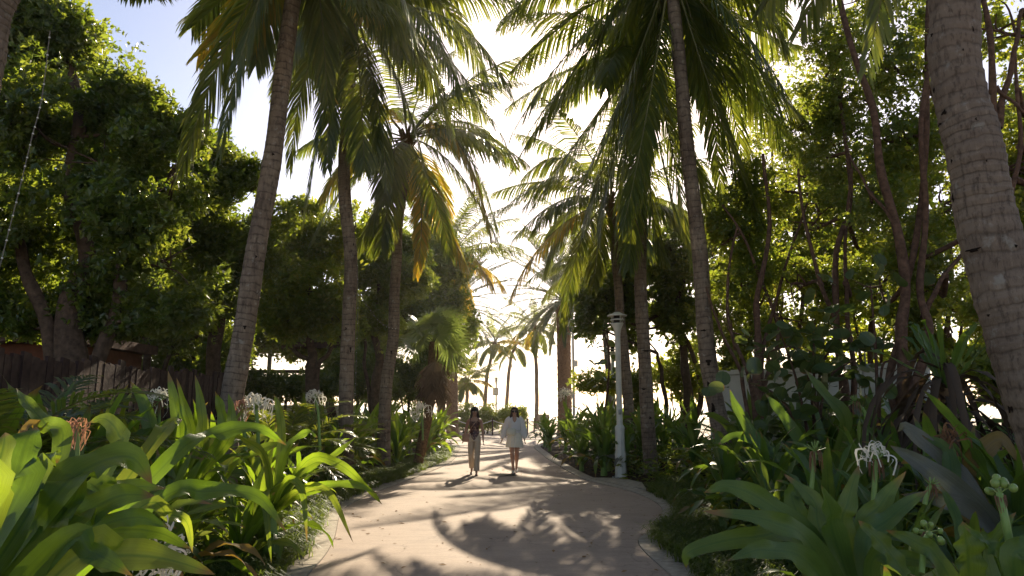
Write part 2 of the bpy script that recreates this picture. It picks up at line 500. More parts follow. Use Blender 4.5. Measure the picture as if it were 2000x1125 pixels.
LE, RE = spline(LE, 1200), spline(RE, 1200)
LE, RE = LE[np.argsort(LE[:, 1], kind='stable')], RE[np.argsort(RE[:, 1], kind='stable')]


def XL(y):
    return np.interp(y, LE[:, 1], LE[:, 0])


def XR(y):
    return np.interp(y, RE[:, 1], RE[:, 0])


def sstep(a, b, x):
    t = np.clip((x - a) / (b - a), 0, 1)
    return t * t * (3 - 2 * t)


def HZ(x, y):
    """Height of the planted ground: it rises gently away from the path."""
    x, y = np.asarray(x, float), np.asarray(y, float)
    d = np.maximum(XL(y) - x, x - XR(y))
    h = 0.34 * sstep(0.35, 2.6, d) * (1 - sstep(27, 35, y))
    h = h + 0.05 * np.sin(x * 1.7 + y * 0.6) * np.sin(y * 1.1 - x * 0.4) * sstep(0.6, 1.6, d) * (1 - sstep(27, 35, y))
    return np.where(d < 0.3, -0.05, h - 0.02)


def grid_obj(name, xs, ys, zf, mat):
    X, Y = np.meshgrid(xs, ys)
    Z = zf(X, Y)
    mb = MB()
    nx = len(xs)
    i, j = np.meshgrid(np.arange(len(ys) - 1), np.arange(nx - 1), indexing='ij')
    b = i * nx + j
    mb.add(np.stack([X, Y, Z], -1), np.stack([b, b + 1, b + nx + 1, b + nx], -1).reshape(-1, 4))
    return mb.build(name, mat)


tag(grid_obj('planting_ground', np.arange(-34, 34.1, 0.3), np.arange(-8, 36.1, 0.3), HZ, M['soil']), kind='structure')
xs = np.array([-4000, -800, -200, -80, -40, -30, -20, -10, 0, 10, 20, 30, 40, 80, 200, 800, 4000.])
tag(grid_obj('ground', xs, np.array([-800, -300, -60, -9, 36, 90, 130.]), lambda x, y: np.full(x.shape, -0.30), M['sand']), kind='structure')
tag(grid_obj('beach', np.linspace(-160, 160, 81), np.linspace(35.5, 125, 40), lambda x, y: -0.06 + 0.25 * sstep(48, 62, y) + 0.10 * np.sin(x * 0.5) * np.sin(y * 0.4) * sstep(60, 70, y) - 0.9 * sstep(85, 125, y), M['sand']), kind='structure')
tag(grid_obj('sea', np.array([-6000, -500, 0, 500, 6000.]), np.array([112, 300, 1000, 6000.]), lambda x, y: np.full(x.shape, -0.55), M['sea']), kind='structure')

# path: one sheet between the two kerb lines, opening into the promenade
ys = np.concatenate([np.arange(-3, 35, 0.1), np.array([36, 37, 38, 39, 40, 44, 50])])
mb = MB()
K = 13
P = []
for y in ys:
    a, c = (XL(y), XR(y)) if y <= 40 else (-30, 30)
    if y > 38.5:
        a, c = -34, 34
    P.append([[a + (c - a) * k / (K - 1), y, 0.0] for k in range(K)])
P = np.array(P)
i, j = np.meshgrid(np.arange(len(ys) - 1), np.arange(K - 1), indexing='ij')
b = i * K + j
mb.add(P, np.stack([b, b + 1, b + K + 1, b + K], -1).reshape(-1, 4))
path = tag(mb.build('path', M['path']), kind='structure')

# edging slabs with open joints along both sides (pieces of the path)
for edge, sgn in ((LE, -1), (RE, 1)):
    dense = edge[(edge[:, 1] > 3.9) & (edge[:, 1] < 35)]
    seg = np.concatenate([[0], np.cumsum(np.linalg.norm(np.diff(dense, axis=0), axis=1))])
    s = 0.0
    while s < seg[-1] - 1.0:
        L_ = 0.95 + 0.1 * rng.random()
        ss = np.linspace(s + 0.008, s + L_ - 0.008, 4)
        c = np.stack([np.interp(ss, seg, dense[:, k]) for k in (0, 1)], -1)
        t = nrm(np.gradient(c, axis=0))
        nn = np.stack([t[:, 1], -t[:, 0]], -1) * sgn
        w = 0.30
        zt = 0.012 + 0.006 * rng.random()
        a2, b2 = c + nn * 0.005, c + nn * w
        v = np.concatenate([np.c_[a2, np.full(4, zt)], np.c_[b2, np.full(4, zt)], np.c_[a2, np.full(4, -0.06)], np.c_[b2, np.full(4, -0.06)]])
        q = []
        for k in range(3):
            q += [[k, k + 1, k + 5, k + 4], [k + 8, k + 9, k + 1, k], [k + 4, k + 5, k + 13, k + 12]]
        q += [[0, 4, 12, 8], [3, 11, 15, 7]]
        if sgn < 0:
            q = [x[::-1] for x in q]
        m2 = MB()
        m2.add(v, q)
        m2.build('edging_slab', M['slab'], path, smooth=False)
        s += L_

# concrete pad under the lamp post
pad = [gnd(*p) for p in [(1150, 935), (1248, 936), (1262, 957), (1222, 952)]]
mb = MB()
cp = np.array(pad)
v = np.vstack([cp + [0, 0, 0.03], cp + [0, 0, -0.08]])
mb.add(v, [[0, 3, 2, 1], [0, 1, 5, 4], [1, 2, 6, 5], [2, 3, 7, 6], [3, 0, 4, 7]])
tag(mb.build('pavement_pad', M['slab'], smooth=False), kind='structure')

# drain cover set in the path
dc = gnd(982, 928)
mb = MB()
mb.lathe([(0.0, 0.006), (0.30, 0.006), (0.33, 0.010), (0.36, 0.010), (0.365, 0.001)][::-1], dc, 28)
drain = tag(mb.build('drain_cover', M['iron'], origin=dc), 'round dark iron drain cover set in the path by the walkers\' feet', 'drain cover')
mb = MB()
for k in range(-4, 5):
    w = math.sqrt(max(0.01, 0.27 ** 2 - (k * 0.06) ** 2))
    mb.box((dc[0] + k * 0.06, dc[1], 0.012), (0.022, 2 * w, 0.012))
mb.build('grate_bar', M['slab'], drain, origin=dc)['kind'] = 'stuff'


# ------------------------------------------------------------------ palms
def frond(parent, org, p0, pm, p2, leaf_len=0.8, n=70, droop=0.75, w=0.05, mat='frond', ang0=62, ang1=28, start=0.16, rad=0.028, lift=0.1, name='frond', seed=None):
    p0, pm, p2 = (np.asarray(x, float) - org for x in (p0, pm, p2))
    c1 = 2 * pm - 0.5 * (p0 + p2)
    s = np.linspace(0, 1, 26)[:, None]
    sp_ = (1 - s) ** 2 * p0 + 2 * s * (1 - s) * c1 + s ** 2 * p2

    def spine(t):
        t = t[:, None]
        return (1 - t) ** 2 * p0 + 2 * t * (1 - t) * c1 + t ** 2 * p2

    t = start + (0.995 - start) * ((np.arange(n) + rng.random(n) * 0.5) / n)
    t = np.concatenate([t, np.clip(t + 0.004, 0, 1)])
    side = np.concatenate([np.ones(n), -np.ones(n)])
    keep = rng.random(2 * n) > 0.035
    t, side = t[keep], side[keep]
    K = len(t)
    q0 = spine(t)
    T = nrm(2 * (1 - t)[:, None] * (c1 - p0) + 2 * t[:, None] * (p2 - c1))
    hor = p2 - p0
    hor = np.array([hor[1], -hor[0], 0.0])
    if np.linalg.norm(hor) < 0.3:
        hor = np.array([1.0, 0.2, 0])
    Sd = nrm(hor[None, :] - T * (T @ hor)[:, None])
    Nn = np.cross(Sd, T)
    Nn *= np.where(Nn[:, 2:3] < 0, -1, 1)
    u = (t - start) / (1 - start)
    a = np.radians(ang0 + (ang1 - ang0) * u + rng.normal(0, 2.5, K))
    Ln = leaf_len * (0.45 + 0.55 * np.sin(np.pi * np.clip(u * 0.75 + 0.17, 0, 1))) * (1 - 0.45 * u ** 4) * (0.9 + 0.2 * rng.random(K))
    d = nrm(T * np.cos(a)[:, None] + Sd * (side * np.sin(a))[:, None] + Nn * (lift + rng.normal(0, 0.045, K))[:, None])
    Lc = Ln[:, None]
    dr = (droop * (0.85 + 0.3 * rng.random(K)))[:, None]
    z = np.array([0, 0, -1.0])
    d1, d2, d3 = nrm(d + z * dr * 0.55), nrm(d + z * dr * 1.3), nrm(d + z * dr * 1.9)
    q1 = q0 + d1 * Lc * 0.42
    q2 = q1 + d2 * Lc * 0.34
    q3 = q2 + d3 * Lc * 0.26
    wv = nrm(np.cross(d, Nn) + Nn * rng.normal(0, 0.22, K)[:, None]) * w * (0.75 + 0.25 * np.sin(np.pi * u))[:, None]
    V = np.stack([q0 - wv * .35, q0 + wv * .35, q1 - wv * .5, q1 + wv * .5, q2 - wv * .36, q2 + wv * .36, q3], 1)
    b = (np.arange(K) * 7)[:, None]
    q = np.concatenate([b + np.array([[0, 1, 3, 2]]), b + np.array([[2, 3, 5, 4]])])
    tr = b + np.array([[4, 5, 6]])
    uv = np.repeat(np.stack([rng.random(K), u], -1)[:, None, :], 7, 1)
    mb = MB()
    mb.add(V, q, tr, uv)
    o = mb.build(name, M[mat], parent, smooth=False)
    mr = MB()
    mr.tube(sp_, np.linspace(rad, rad * 0.14, 26), 6)
    mr.build('frond_stalk', M['rachis'] if mat not in ('frond_dead',) else M['frond_dead'], o)
    return o


def trunk_tube(parent, org, pts, r0, r1, mat, period=0.10, step=0.04, nseg=14, flare=0.0, saw=0.045, name='trunk'):
    pts = np.asarray(pts, float)
    Lt = np.linalg.norm(np.diff(pts, axis=0), axis=1).sum()
    n = max(8, int(Lt / step))
    p = spline(pts, n)
    s = np.linspace(0, 1, n)
    per = period * (0.8 + 0.4 * np.abs(np.sin(np.arange(n) * 0.037 + 1.3)))
    ph = np.cumsum(Lt / n / per)
    fr = ph % 1
    r = r0 + (r1 - r0) * s ** 0.8 + flare * np.exp(-s * Lt / 0.35)
    r = r * (1 + saw * (fr ** 2 - 0.4)) * (1 + 0.02 * np.sin(s * 37) + 0.015 * np.sin(s * 91))
    p = p + 0.012 * np.stack([np.sin(s * 23 + 1), np.cos(s * 19), 0 * s], -1)
    mb = MB()
    mb.tube(p - org, r, nseg, phase=ph)
    return mb.build(name, M[mat], parent), p, r


def scar(parent, org, p, r, px, py, w, h, rnd=0):
    """Dark gouge in the bark at the trunk point nearest that pixel ray, on the side towards the path's near end."""
    best = None
    for k in range(0, len(p), 2):
        a = at(px, py, p[k][1])
        d = abs(a[2] - p[k][2])
        if best is None or d < best[0]:
            best = (d, k, a)
    k, a = best[1], best[2]
    c = p[k]
    dx = np.clip((a[0] - c[0]) / r[k], -0.9, 0.9)
    toc = nrm(np.array([-c[0], -c[1], 0]))
    sid = np.array([-toc[1], toc[0], 0])
    if sid[0] < 0:
        sid = -sid
    nrmv = toc * math.sqrt(1 - dx * dx) + sid * dx
    pos = c + nrmv * r[k] * 0.985
    mb = MB()
    m = 14
    th = np.linspace(0, 2 * np.pi, m, endpoint=False)
    rr = 1 + 0.28 * np.sin(th * 3 + rnd) + 0.2 * np.sin(th * 5 + rnd * 2)
    tn = nrm(np.cross([0, 0, 1.0], nrmv))
    rim = np.array([pos + tn * w * x * math.cos(t) + np.array([0, 0, h * x * math.sin(t)]) + nrmv * r[k] * 0.03 for x, t in zip(rr, th)])
    mid = np.array([pos + tn * w * x * .6 * math.cos(t) + np.array([0, 0, h * x * .6 * math.sin(t)]) + nrmv * r[k] * 0.045 for x, t in zip(rr, th)])
    v = np.vstack([rim, mid, [pos + nrmv * r[k] * 0.03]]) - org
    q = [[x, (x + 1) % m, m + (x + 1) % m, m + x] for x in range(m)]
    t3 = [[m + x, m + (x + 1) % m, 2 * m] for x in range(m)]
    mb.add(v, q, t3)
    mb.build('bark_hole', M['scar'], parent)


def dirv(az, el):
    return np.array([math.sin(az) * math.cos(el), math.cos(az) * math.cos(el), math.sin(el)])


def random_fronds(root, org, crown, n, Lf, leaf_len, az0=0.0, elmax=78, elmin=-30, nl=74, droop=0.75, bend=68, w=0.05, yellow=0.12, mat='frond', skip=None, **kw):
    for k in range(n):
        az = az0 + k * 2.39996 + rng.normal(0, 0.15)
        f = (k + 0.5) / n
        el = R(elmax + (elmin - elmax) * f + rng.normal(0, 5))
        if skip and skip(az % (2 * math.pi), math.degrees(el)):
            continue
        L_ = Lf * (0.72 + 0.28 * math.sin(math.pi * min(1, 0.25 + f))) * (0.92 + 0.16 * rng.random())
        d0 = dirv(az, el)
        el2 = max(el - R(bend) * (0.6 + 0.4 * f), R(-86))
        d1 = dirv(az + rng.normal(0, 0.16), el2)
        c1 = crown + d0 * L_ * 0.55
        p2 = c1 + d1 * L_ * 0.52
        pm = 0.25 * crown + 0.5 * c1 + 0.25 * p2
        mt = mat
        if f > 0.55 and rng.random() < yellow:
            mt = 'frond_yellow'
        frond(root, org, crown, pm, p2, leaf_len, nl, droop, w, mt, **kw)


def crown_base(root, org, crown, down, r):
    """Fibrous sheaths and old stalk bases at the top of the trunk."""
    mb = MB()
    for k in range(11):
        az = k * 2.4
        a = crown - down * (0.42 - 0.03 * k)
        dd = dirv(az, R(38 + 3 * k))
        mb.tube(np.array([a, a + dd * 0.2, a + dd * 0.46 + np.array([0, 0, 0.03])]) - org, [r * 0.75, r * 0.5, 0.03], 7)
    mb.tube(np.array([crown - down * 0.5, crown - down * 0.1, crown + down * 0.22]) - org, [r * 1.05, r * 1.3, r * 0.3], 10)
    mb.build('crown_fibre', M['fibre'], root)


PALMS_AT = []


def coconut_palm(label, base, pts, r0, r1, fronds=(), nrand=14, Lf=4.2, leaf_len=0.95, az0=0.0, mat='palm_mid', period=0.10, step=0.05, nseg=14, flare=0.06, group='coconut palms lining the path', yellow=0.12, elmax=80, elmin=-25, crown=None, nl=74, w=0.05, scars=(), skip=None):
    base = np.asarray(base, float)
    PALMS_AT.append(base)
    root = empty('coconut_palm', base, label, 'palm tree', group)
    p_all = np.vstack([base - [0, 0, 0.15], pts])
    cr = p_all[-1] if crown is None else np.asarray(crown, float)
    _, p, r = trunk_tube(root, base, p_all, r0, r1, mat, period, step, nseg, flare)
    down = nrm(p[-1] - p[-6])
    crown_base(root, base, cr, down, r1)
    for k, sc in enumerate(scars):
        scar(root, base, p, r, *sc, rnd=k)
    for fr in fronds:
        pm, p2 = fr[0], fr[1]
        kw = dict(leaf_len=leaf_len, n=nl, w=w)
        kw.update(fr[2] if len(fr) > 2 else {})
        p0 = kw.pop('p0', cr)
        frond(root, base, p0, pm, p2, **kw)
    random_fronds(root, base, cr, nrand, Lf, leaf_len, az0, elmax, elmin, nl, w=w, yellow=yellow, skip=skip)
    return root


def gbase(x, y):
    return np.array([x, y, float(HZ(x, y))])


def track(pix):
    return np.array([at(*p) for p in pix])


Y_ = dict(mat='frond_yellow')
# left row, from the near end of the path
b = gbase(*at(436, 900, 10.6)[:2])
coconut_palm('tall leaning coconut palm nearest on the left, its grey trunk rising from the lily bed', b,
             track([(452, 800, 10.6), (482, 600, 10.6), (517, 400, 10.7), (546, 200, 10.8), (571, 0, 10.9), (588, -150, 11)]), 0.175, 0.125,
             [(at(452, 70, 11), at(352, 345, 11.2), dict(leaf_len=1.0, n=88)), (at(500, -10, 11.6), at(385, 110, 12.4), Y_), (at(476, -40, 11.9), at(372, 55, 12.8), {}),
              (at(500, 20, 10.6), at(430, 300, 10.2), dict(leaf_len=0.95, n=84)), (at(690, -60, 11.5), at(800, 60, 12), {}), (at(645, -60, 10.5), at(760, 10, 10), {}),
              (at(620, -40, 11.5), at(640, 210, 12), {}), (at(500, -190, 9.5), at(330, -60, 8.5), {})], 12, 4.5, 1.0, 0.4, period=0.11, scars=[(478, 640, 0.02, 0.03), (500, 500, 0.015, 0.02), (533, 305, 0.02, 0.02)])
b = gbase(*at(676, 900, 15.2)[:2])
coconut_palm('slender coconut palm standing at the left path edge, second of the left row', b,
             track([(677, 800, 15.2), (681, 600, 15.2), (686, 500, 15.2), (672, 380, 15.2), (674, 290, 15.2), (683, 160, 15.2), (694, 15, 15.2)]), 0.165, 0.12,
             [(at(842, 80, 15), at(992, 285, 14.6), dict(leaf_len=1.15, n=90)), (at(610, 110, 15.4), at(566, 330, 15.8), dict(leaf_len=0.95)), (at(640, 190, 15), at(592, 440, 14.8), {}),
              (at(735, 190, 14.8), at(755, 360, 14.6), dict(leaf_len=0.9)), (at(705, 190, 14.6), at(712, 330, 14.2), {}), (at(652, 160, 14.8), at(640, 330, 14.4), dict(leaf_len=0.9)),
              (at(850, 0, 16), at(960, 190, 17), dict(leaf_len=1.1, n=84)), (at(810, 90, 15.6), at(890, 290, 16), dict(leaf_len=1.0)), (at(770, 140, 15.2), at(830, 330, 15), dict(leaf_len=1.0)), (at(780, -30, 16), at(900, -10, 17), {}),
              (at(610, 20, 16.2), at(545, 120, 17), {}), (at(880, -70, 15), at(1045, 45, 15), dict(leaf_len=1.15)), (at(880, 40, 14.4), at(1000, 190, 14), dict(leaf_len=1.1)), (at(800, 10, 14), at(900, 190, 13.4), dict(leaf_len=1.1))], 15, 4.6, 1.05, 1.7, scars=[(684, 690, 0.02, 0.06), (676, 640, 0.015, 0.03), (690, 480, 0.015, 0.03)])
b = gbase(*at(748, 840, 18.5)[:2])
coconut_palm('coconut palm with golden hanging fronds, third of the left row', b,
             track([(755, 760, 18.5), (768, 650, 18.5), (772, 550, 18.5), (777, 450, 18.5), (787, 370, 18.5), (796, 272, 18.5)]), 0.165, 0.12,
             [(at(885, 265, 18.2), at(962, 480, 18), dict(leaf_len=1.25, n=88, mat='frond_yellow', ang0=70, ang1=40)), (at(895, 280, 18.6), at(975, 465, 19), dict(leaf_len=1.1)), (at(700, 300, 19), at(615, 420, 19.6), {}), (at(690, 345, 18), at(608, 470, 17.6), {}),
              (at(738, 400, 18), at(694, 490, 17.8), {}), (at(850, 390, 18), at(915, 530, 17.8), dict(leaf_len=1.1, mat='frond_yellow')), (at(822, 400, 17.8), at(812, 540, 17.4), dict(mat='frond_yellow', leaf_len=0.6)), (at(840, 360, 17.6), at(880, 500, 17), dict(leaf_len=1.0)),
              (at(760, 400, 17.8), at(745, 480, 17.6), {}), (at(910, 240, 20), at(1010, 330, 21), {}), (at(890, 330, 18.4), at(985, 500, 18.6), dict(leaf_len=1.0)), (at(880, 190, 20), at(950, 230, 21), {})], 15, 4.4, 1.05, 0.9, yellow=0.25, scars=[(764, 690, 0.02, 0.04)])
# right row
b = gbase(*at(1445, 950, 14)[:2])
coconut_palm('leaning coconut palm with a long dark gouge in its bark, right of the lamp post', b,
             track([(1425, 900, 14), (1404, 820, 14), (1388, 740, 14), (1376, 620, 14), (1366, 500, 14), (1350, 350, 14), (1334, 200, 14), (1320, 60, 14), (1310, -70, 14)]), 0.195, 0.13,
             [(at(1225, 160, 14), at(1092, 450, 13.8), dict(leaf_len=0.95, n=88)), (at(1180, 60, 14.4), at(1025, 290, 14.8), dict(leaf_len=1.0, n=88)), (at(1140, 20, 15), at(1000, 140, 16), {}),
              (at(1262, 230, 13.6), at(1215, 450, 13.2), dict(leaf_len=0.95, n=84)), (at(1455, 105, 13.8), at(1612, 285, 13.4), dict(leaf_len=1.25, n=94)), (at(1400, 210, 14), at(1490, 440, 14), dict(leaf_len=1.0, n=84)),
              (at(1430, 40, 15), at(1560, 90, 16), {}), (at(1450, 150, 14.8), at(1600, 350, 15), {}), (at(1150, -80, 14), at(975, 45, 14), dict(leaf_len=1.15)), (at(1140, 70, 13.6), at(1000, 260, 13.4), dict(leaf_len=1.15)), (at(1420, 20, 13.2), at(1540, 190, 12.6), dict(leaf_len=1.1)), (at(1250, 120, 14.6), at(1160, 330, 15), dict(leaf_len=1.0)), (at(1255, 90, 14.4), at(1205, 400, 14.8), dict(leaf_len=1.05)), (at(1278, 120, 14.8), at(1255, 400, 15.4), dict(leaf_len=0.9)), (at(1395, 90, 14.5), at(1465, 390, 15), dict(leaf_len=1.1)), (at(1410, 60, 14.9), at(1530, 300, 15.6), dict(leaf_len=1.1)), (at(1375, 130, 14.8), at(1410, 400, 15.4), dict(leaf_len=0.9))],
             16, 4.7, 1.05, 2.2, yellow=0.03, skip=lambda az, el: abs(az - math.pi) < 0.75 and el < 40, flare=0.10, scars=[(1384, 712, 0.045, 0.06), (1388, 760, 0.06, 0.13), (1393, 800, 0.035, 0.11), (1402, 850, 0.025, 0.09), (1374, 645, 0.05, 0.018), (1418, 870, 0.02, 0.05), (1428, 905, 0.03, 0.06)])
b = gbase(*at(1272, 915, 17.2)[:2])
coconut_palm('straight ringed coconut palm standing just right of the white lamp post', b,
             track([(1268, 860, 17.2), (1258, 700, 17.2), (1252, 560, 17.2), (1251, 420, 17.2), (1254, 320, 17.2), (1257, 200, 17.2), (1260, 95, 17.2)]), 0.18, 0.125,
             [(at(1150, 120, 17.4), at(1020, 280, 17.8), dict(leaf_len=0.95)), (at(1160, 230, 17), at(1030, 420, 16.8), dict(leaf_len=1.0)), (at(1190, 290, 16.8), at(1140, 450, 16.6), dict(leaf_len=0.95)),
              (at(1130, 130, 18.5), at(985, 215, 19.5), {}), (at(1240, 370, 16.8), at(1228, 520, 16.6), {}), (at(1300, 340, 17), at(1345, 470, 17), dict(leaf_len=0.9)), (at(1340, 300, 17.6), at(1430, 420, 18), {}), (at(1270, 380, 17), at(1300, 500, 17), {}), (at(1125, 160, 17), at(995, 340, 17), dict(leaf_len=1.1)), (at(1150, 250, 17.6), at(1010, 420, 18), dict(leaf_len=1.0)), (at(1200, 300, 17), at(1170, 470, 17), dict(leaf_len=1.0)), (at(1320, 230, 17.4), at(1400, 460, 17.8), dict(leaf_len=1.05)), (at(1310, 280, 17.2), at(1350, 520, 17.4), dict(leaf_len=1.0)), (at(1225, 280, 17.2), at(1200, 500, 17.4), dict(leaf_len=1.0))],
             15, 4.5, 1.05, 0.2, yellow=0.03, scars=[(1262, 690, 0.09, 0.02), (1258, 760, 0.06, 0.02), (1270, 820, 0.03, 0.03)])
b = gbase(*at(1234, 880, 21)[:2])
coconut_palm('thin coconut palm directly behind the white lamp post', b,
             track([(1228, 790, 21), (1218, 680, 21), (1210, 600, 21), (1204, 520, 21), (1198, 450, 21), (1192, 395, 21)]), 0.16, 0.12,
             [(at(1090, 345, 20.8), at(962, 430, 20.6), dict(leaf_len=1.0)), (at(1080, 455, 20.4), at(996, 585, 20), dict(leaf_len=1.2, mat='frond_yellow', n=84)), (at(1135, 470, 20), at(1098, 650, 19.6), dict(leaf_len=1.0)),
              (at(1100, 390, 20), at(1000, 470, 19.6), {}), (at(1290, 400, 21), at(1352, 480, 21), {}), (at(1240, 470, 20.8), at(1275, 580, 20.6), {}), (at(1170, 470, 20.6), at(1160, 560, 20.4), {}), (at(1110, 310, 21.5), at(1020, 350, 22), {})],
             15, 4.4, 1.05, 2.9, yellow=0.2)
b = gbase(*at(1195, 840, 32)[:2])  # palm added so that its crown shades the middle of the path
coconut_palm('added coconut palm shading the path, behind the far right palms, left of the thin one', b,
             track([(1190, 740, 32), (1178, 620, 32), (1168, 520, 32)]), 0.16, 0.12, [(at(1110, 500, 32), at(1050, 560, 32), {})], 20, 4.8, 1.05, 0.7, yellow=0.15)
b = gbase(*at(862, 850, 33)[:2])
coconut_palm('coconut palm crown rising out of the dark tree at the left path end', b,
             track([(866, 740, 33), (872, 620, 33), (878, 505, 33)]), 0.16, 0.12, [(at(920, 500, 33), at(962, 560, 33), dict(mat='frond_yellow')), (at(905, 540, 33), at(925, 600, 33), {})], 22, 4.8, 1.05, 0.3, yellow=0.3)
# the two nearest trunks, their crowns above the picture
b = gbase(3.75, 4.55)
coconut_palm('thick ringed palm trunk at the right side, pitted with dark holes', b,
             np.vstack([track([(2105, 1000, 4.6), (2030, 780, 4.6), (1990, 660, 4.62), (1957, 562, 4.62), (1927, 420, 4.64), (1914, 350, 4.65), (1896, 280, 4.66), (1878, 200, 4.68), (1868, 100, 4.7), (1862, 0, 4.72)]), [[3.12, 4.78, 5.6], [3.08, 4.85, 6.6], [3.02, 4.9, 7.6]]]), 0.205, 0.148,
             [(at(1790, -420, 6.5), at(1690, 140, 8), dict(leaf_len=0.9)), (at(1700, -300, 7), at(1560, 60, 8.5), dict(leaf_len=0.9)), (at(1640, -250, 8), at(1480, 30, 9.5), dict(leaf_len=0.9))],
             14, 4.2, 0.85, 1.1, mat='palm_near', period=0.15, step=0.02, nseg=28, flare=0.03, elmin=5,
             scars=[(1832, 172, 0.012, 0.026), (1828, 72, 0.012, 0.012), (1895, 80, 0.006, 0.02), (1838, 238, 0.028, 0.009), (1852, 226, 0.022, 0.016), (1862, 386, 0.014, 0.03), (1909, 490, 0.048, 0.013), (1976, 492, 0.010, 0.010), (1868, 318, 0.008, 0.012), (1985, 795, 0.022, 0.05), (1880, 120, 0.005, 0.01), (1905, 250, 0.006, 0.009), (1925, 330, 0.005, 0.009), (1940, 620, 0.012, 0.008)])
b = gbase(-4.1, 4.5)
coconut_palm('near palm trunk cut by the top left corner of the view', b,
             np.vstack([track([(-110, 420, 4.4), (-48, 130, 4.4), (-13, 0, 4.4), (8, -90, 4.4)]), [[-3.08, 4.3, 6.2], [-3.0, 4.2, 7.2]]]), 0.15, 0.13,
             [(at(200, -190, 5.2), at(330, -25, 6.2), dict(leaf_len=0.45))], 12, 3.8, 0.8, 0.6, mat='palm_near', period=0.13, step=0.03, nseg=20, elmin=30)


def date_palm(label, base, top, r, Lf, n, az0, near=False):
    base = np.asarray(base, float)
    root = empty('date_palm', base, label, 'palm tree', 'stout date palms at the beach end')
    h = top[2] - base[2]
    mb = MB()
    m, N = 20, 90
    th = np.linspace(0, 2 * np.pi, m + 1)
    z = np.linspace(0, 1, N)
    c = base + (top - base) * z[:, None]
    prof = r * (1 + 0.22 * np.exp(-z * h / 0.5) + 0.30 * sstep(0.86, 1.0, z))
    bos = 0.075 * np.abs(np.sin(th[None] * 5 + z[:, None] * h * 7)) * np.abs(np.sin(th[None] * -5 + z[:, None] * h * 7)) ** 0.7
    rr = prof[:, None] * (0.94 + bos * 2)
    v = np.stack([c[:, 0:1] + rr * np.cos(th), c[:, 1:2] + rr * np.sin(th), np.repeat(c[:, 2:3], m + 1, 1)], -1) - base
    i, j = np.meshgrid(np.arange(N - 1), np.arange(m), indexing='ij')
    b_ = i * (m + 1) + j
    mb.add(v, np.stack([b_, b_ + 1, b_ + m + 2, b_ + m + 1], -1).reshape(-1, 4))
    mb.build('trunk', M['date_bark'], root)
    random_fronds(root, base, np.asarray(top) + [0, 0, 0.1], n, Lf, 0.52, az0, 82, -38, 96, 0.2, 48, 0.042, 0.0, 'frond_grey', ang0=48, ang1=24, start=0.1, lift=0.3, rad=0.03)
    return root


b = np.array([*gnd(1104, 851)[:2], 0.0])
tp = at(1100, 590, b[1])
date_palm('stout date palm with grey arching fronds, right of the path\'s beach end', b, tp, 0.43, 5.4, 62, 0.0)
b = np.array([*gnd(884, 853)[:2], 0.0])
tp = at(880, 600, b[1])
date_palm('stout date palm rising behind the dark left shrubs at the beach end', b, tp, 0.34, 5.4, 58, 1.0)

# far palms on the beach
far = [('tallest thin palm far off on the bright beach, right of the walkers', (1048, 831, 56), [(1048, 740), (1044, 640)], 4.0, 0.0),
       ('far palm with a leaning stem left of the small sign', (946, 815, 60), [(950, 745), (958, 705), (966, 672)], 3.8, 1.0),
       ('far palm standing behind the signposted lamp, with an orange dead frond', (988, 815, 64), [(992, 750), (998, 700), (1006, 676)], 4.0, 2.0),
       ('short bushy far palm at the left end of the dune shrubs', (912, 808, 58), [(912, 780), (914, 745)], 3.0, 0.5),
       ('far palm showing only its thin stem below the left shrubs', (858, 812, 58), [(858, 740), (856, 660)], 2.8, 0.7)]
for lab, bp, tr, Lf, az in far:
    Yb = bp[2]
    bb = at(bp[0], bp[1], Yb)
    bb[2] = max(0.0, min(0.3, bb[2]))
    extra = []
    if 'orange' in lab:
        extra = [(at(975, 668, Yb), at(946, 712, Yb - 0.3), dict(mat='frond_yellow', leaf_len=0.7, n=44))]
    if 'tallest' in lab:
        extra = [(at(1075, 655, Yb), at(1092, 690, Yb), dict(mat='frond_yellow', leaf_len=0.7, n=44)), (at(1015, 655, Yb), at(985, 705, Yb), dict(mat='frond_yellow', leaf_len=0.7, n=44))]
    coconut_palm(lab, bb, track([(x, y, Yb) for x, y in tr]), 0.17, 0.13, extra, 18, Lf, 0.75, az, step=0.2, nseg=8, flare=0.03, group='palms far off on the beach', nl=56, yellow=0.2, w=0.055)


# fan palm beside the left edge
def fan_leaf(mb, c, d, up, rad, nseg, a_span=250):
    """Palmate leaf: stiff pleated segments from the hub c, facing d."""
    d, up = nrm(d), np.asarray(up, float)
    sd = nrm(np.cross(d, up))
    u2 = np.cross(sd, d)
    for k in range(nseg):
        a = R(-a_span / 2 + a_span * k / (nseg - 1))
        e = u2 * math.cos(a) + sd * math.sin(a)
        L_ = rad * (0.80 + 0.35 * rng.random()) * (0.78 + 0.22 * math.cos(a * 0.6))
        w = rad * 0.034
        t = nrm(np.cross(e, d))
        fall = np.array([0, 0, -1]) * L_ * 0.16
        a0, a1, a2, a3 = c, c + e * L_ * 0.5 + d * 0.04, c + e * L_ * 0.8 + fall * 0.4, c + e * L_ + fall
        rnd = rng.random()
        mb.add([a0 - t * w * .2, a0 + t * w * .2, a1 - t * w, a1 + t * w, a2 - t * w * .6, a2 + t * w * .6, a3], [[0, 1, 3, 2], [2, 3, 5, 4]], [[4, 5, 6]], np.full((7, 2), rnd))


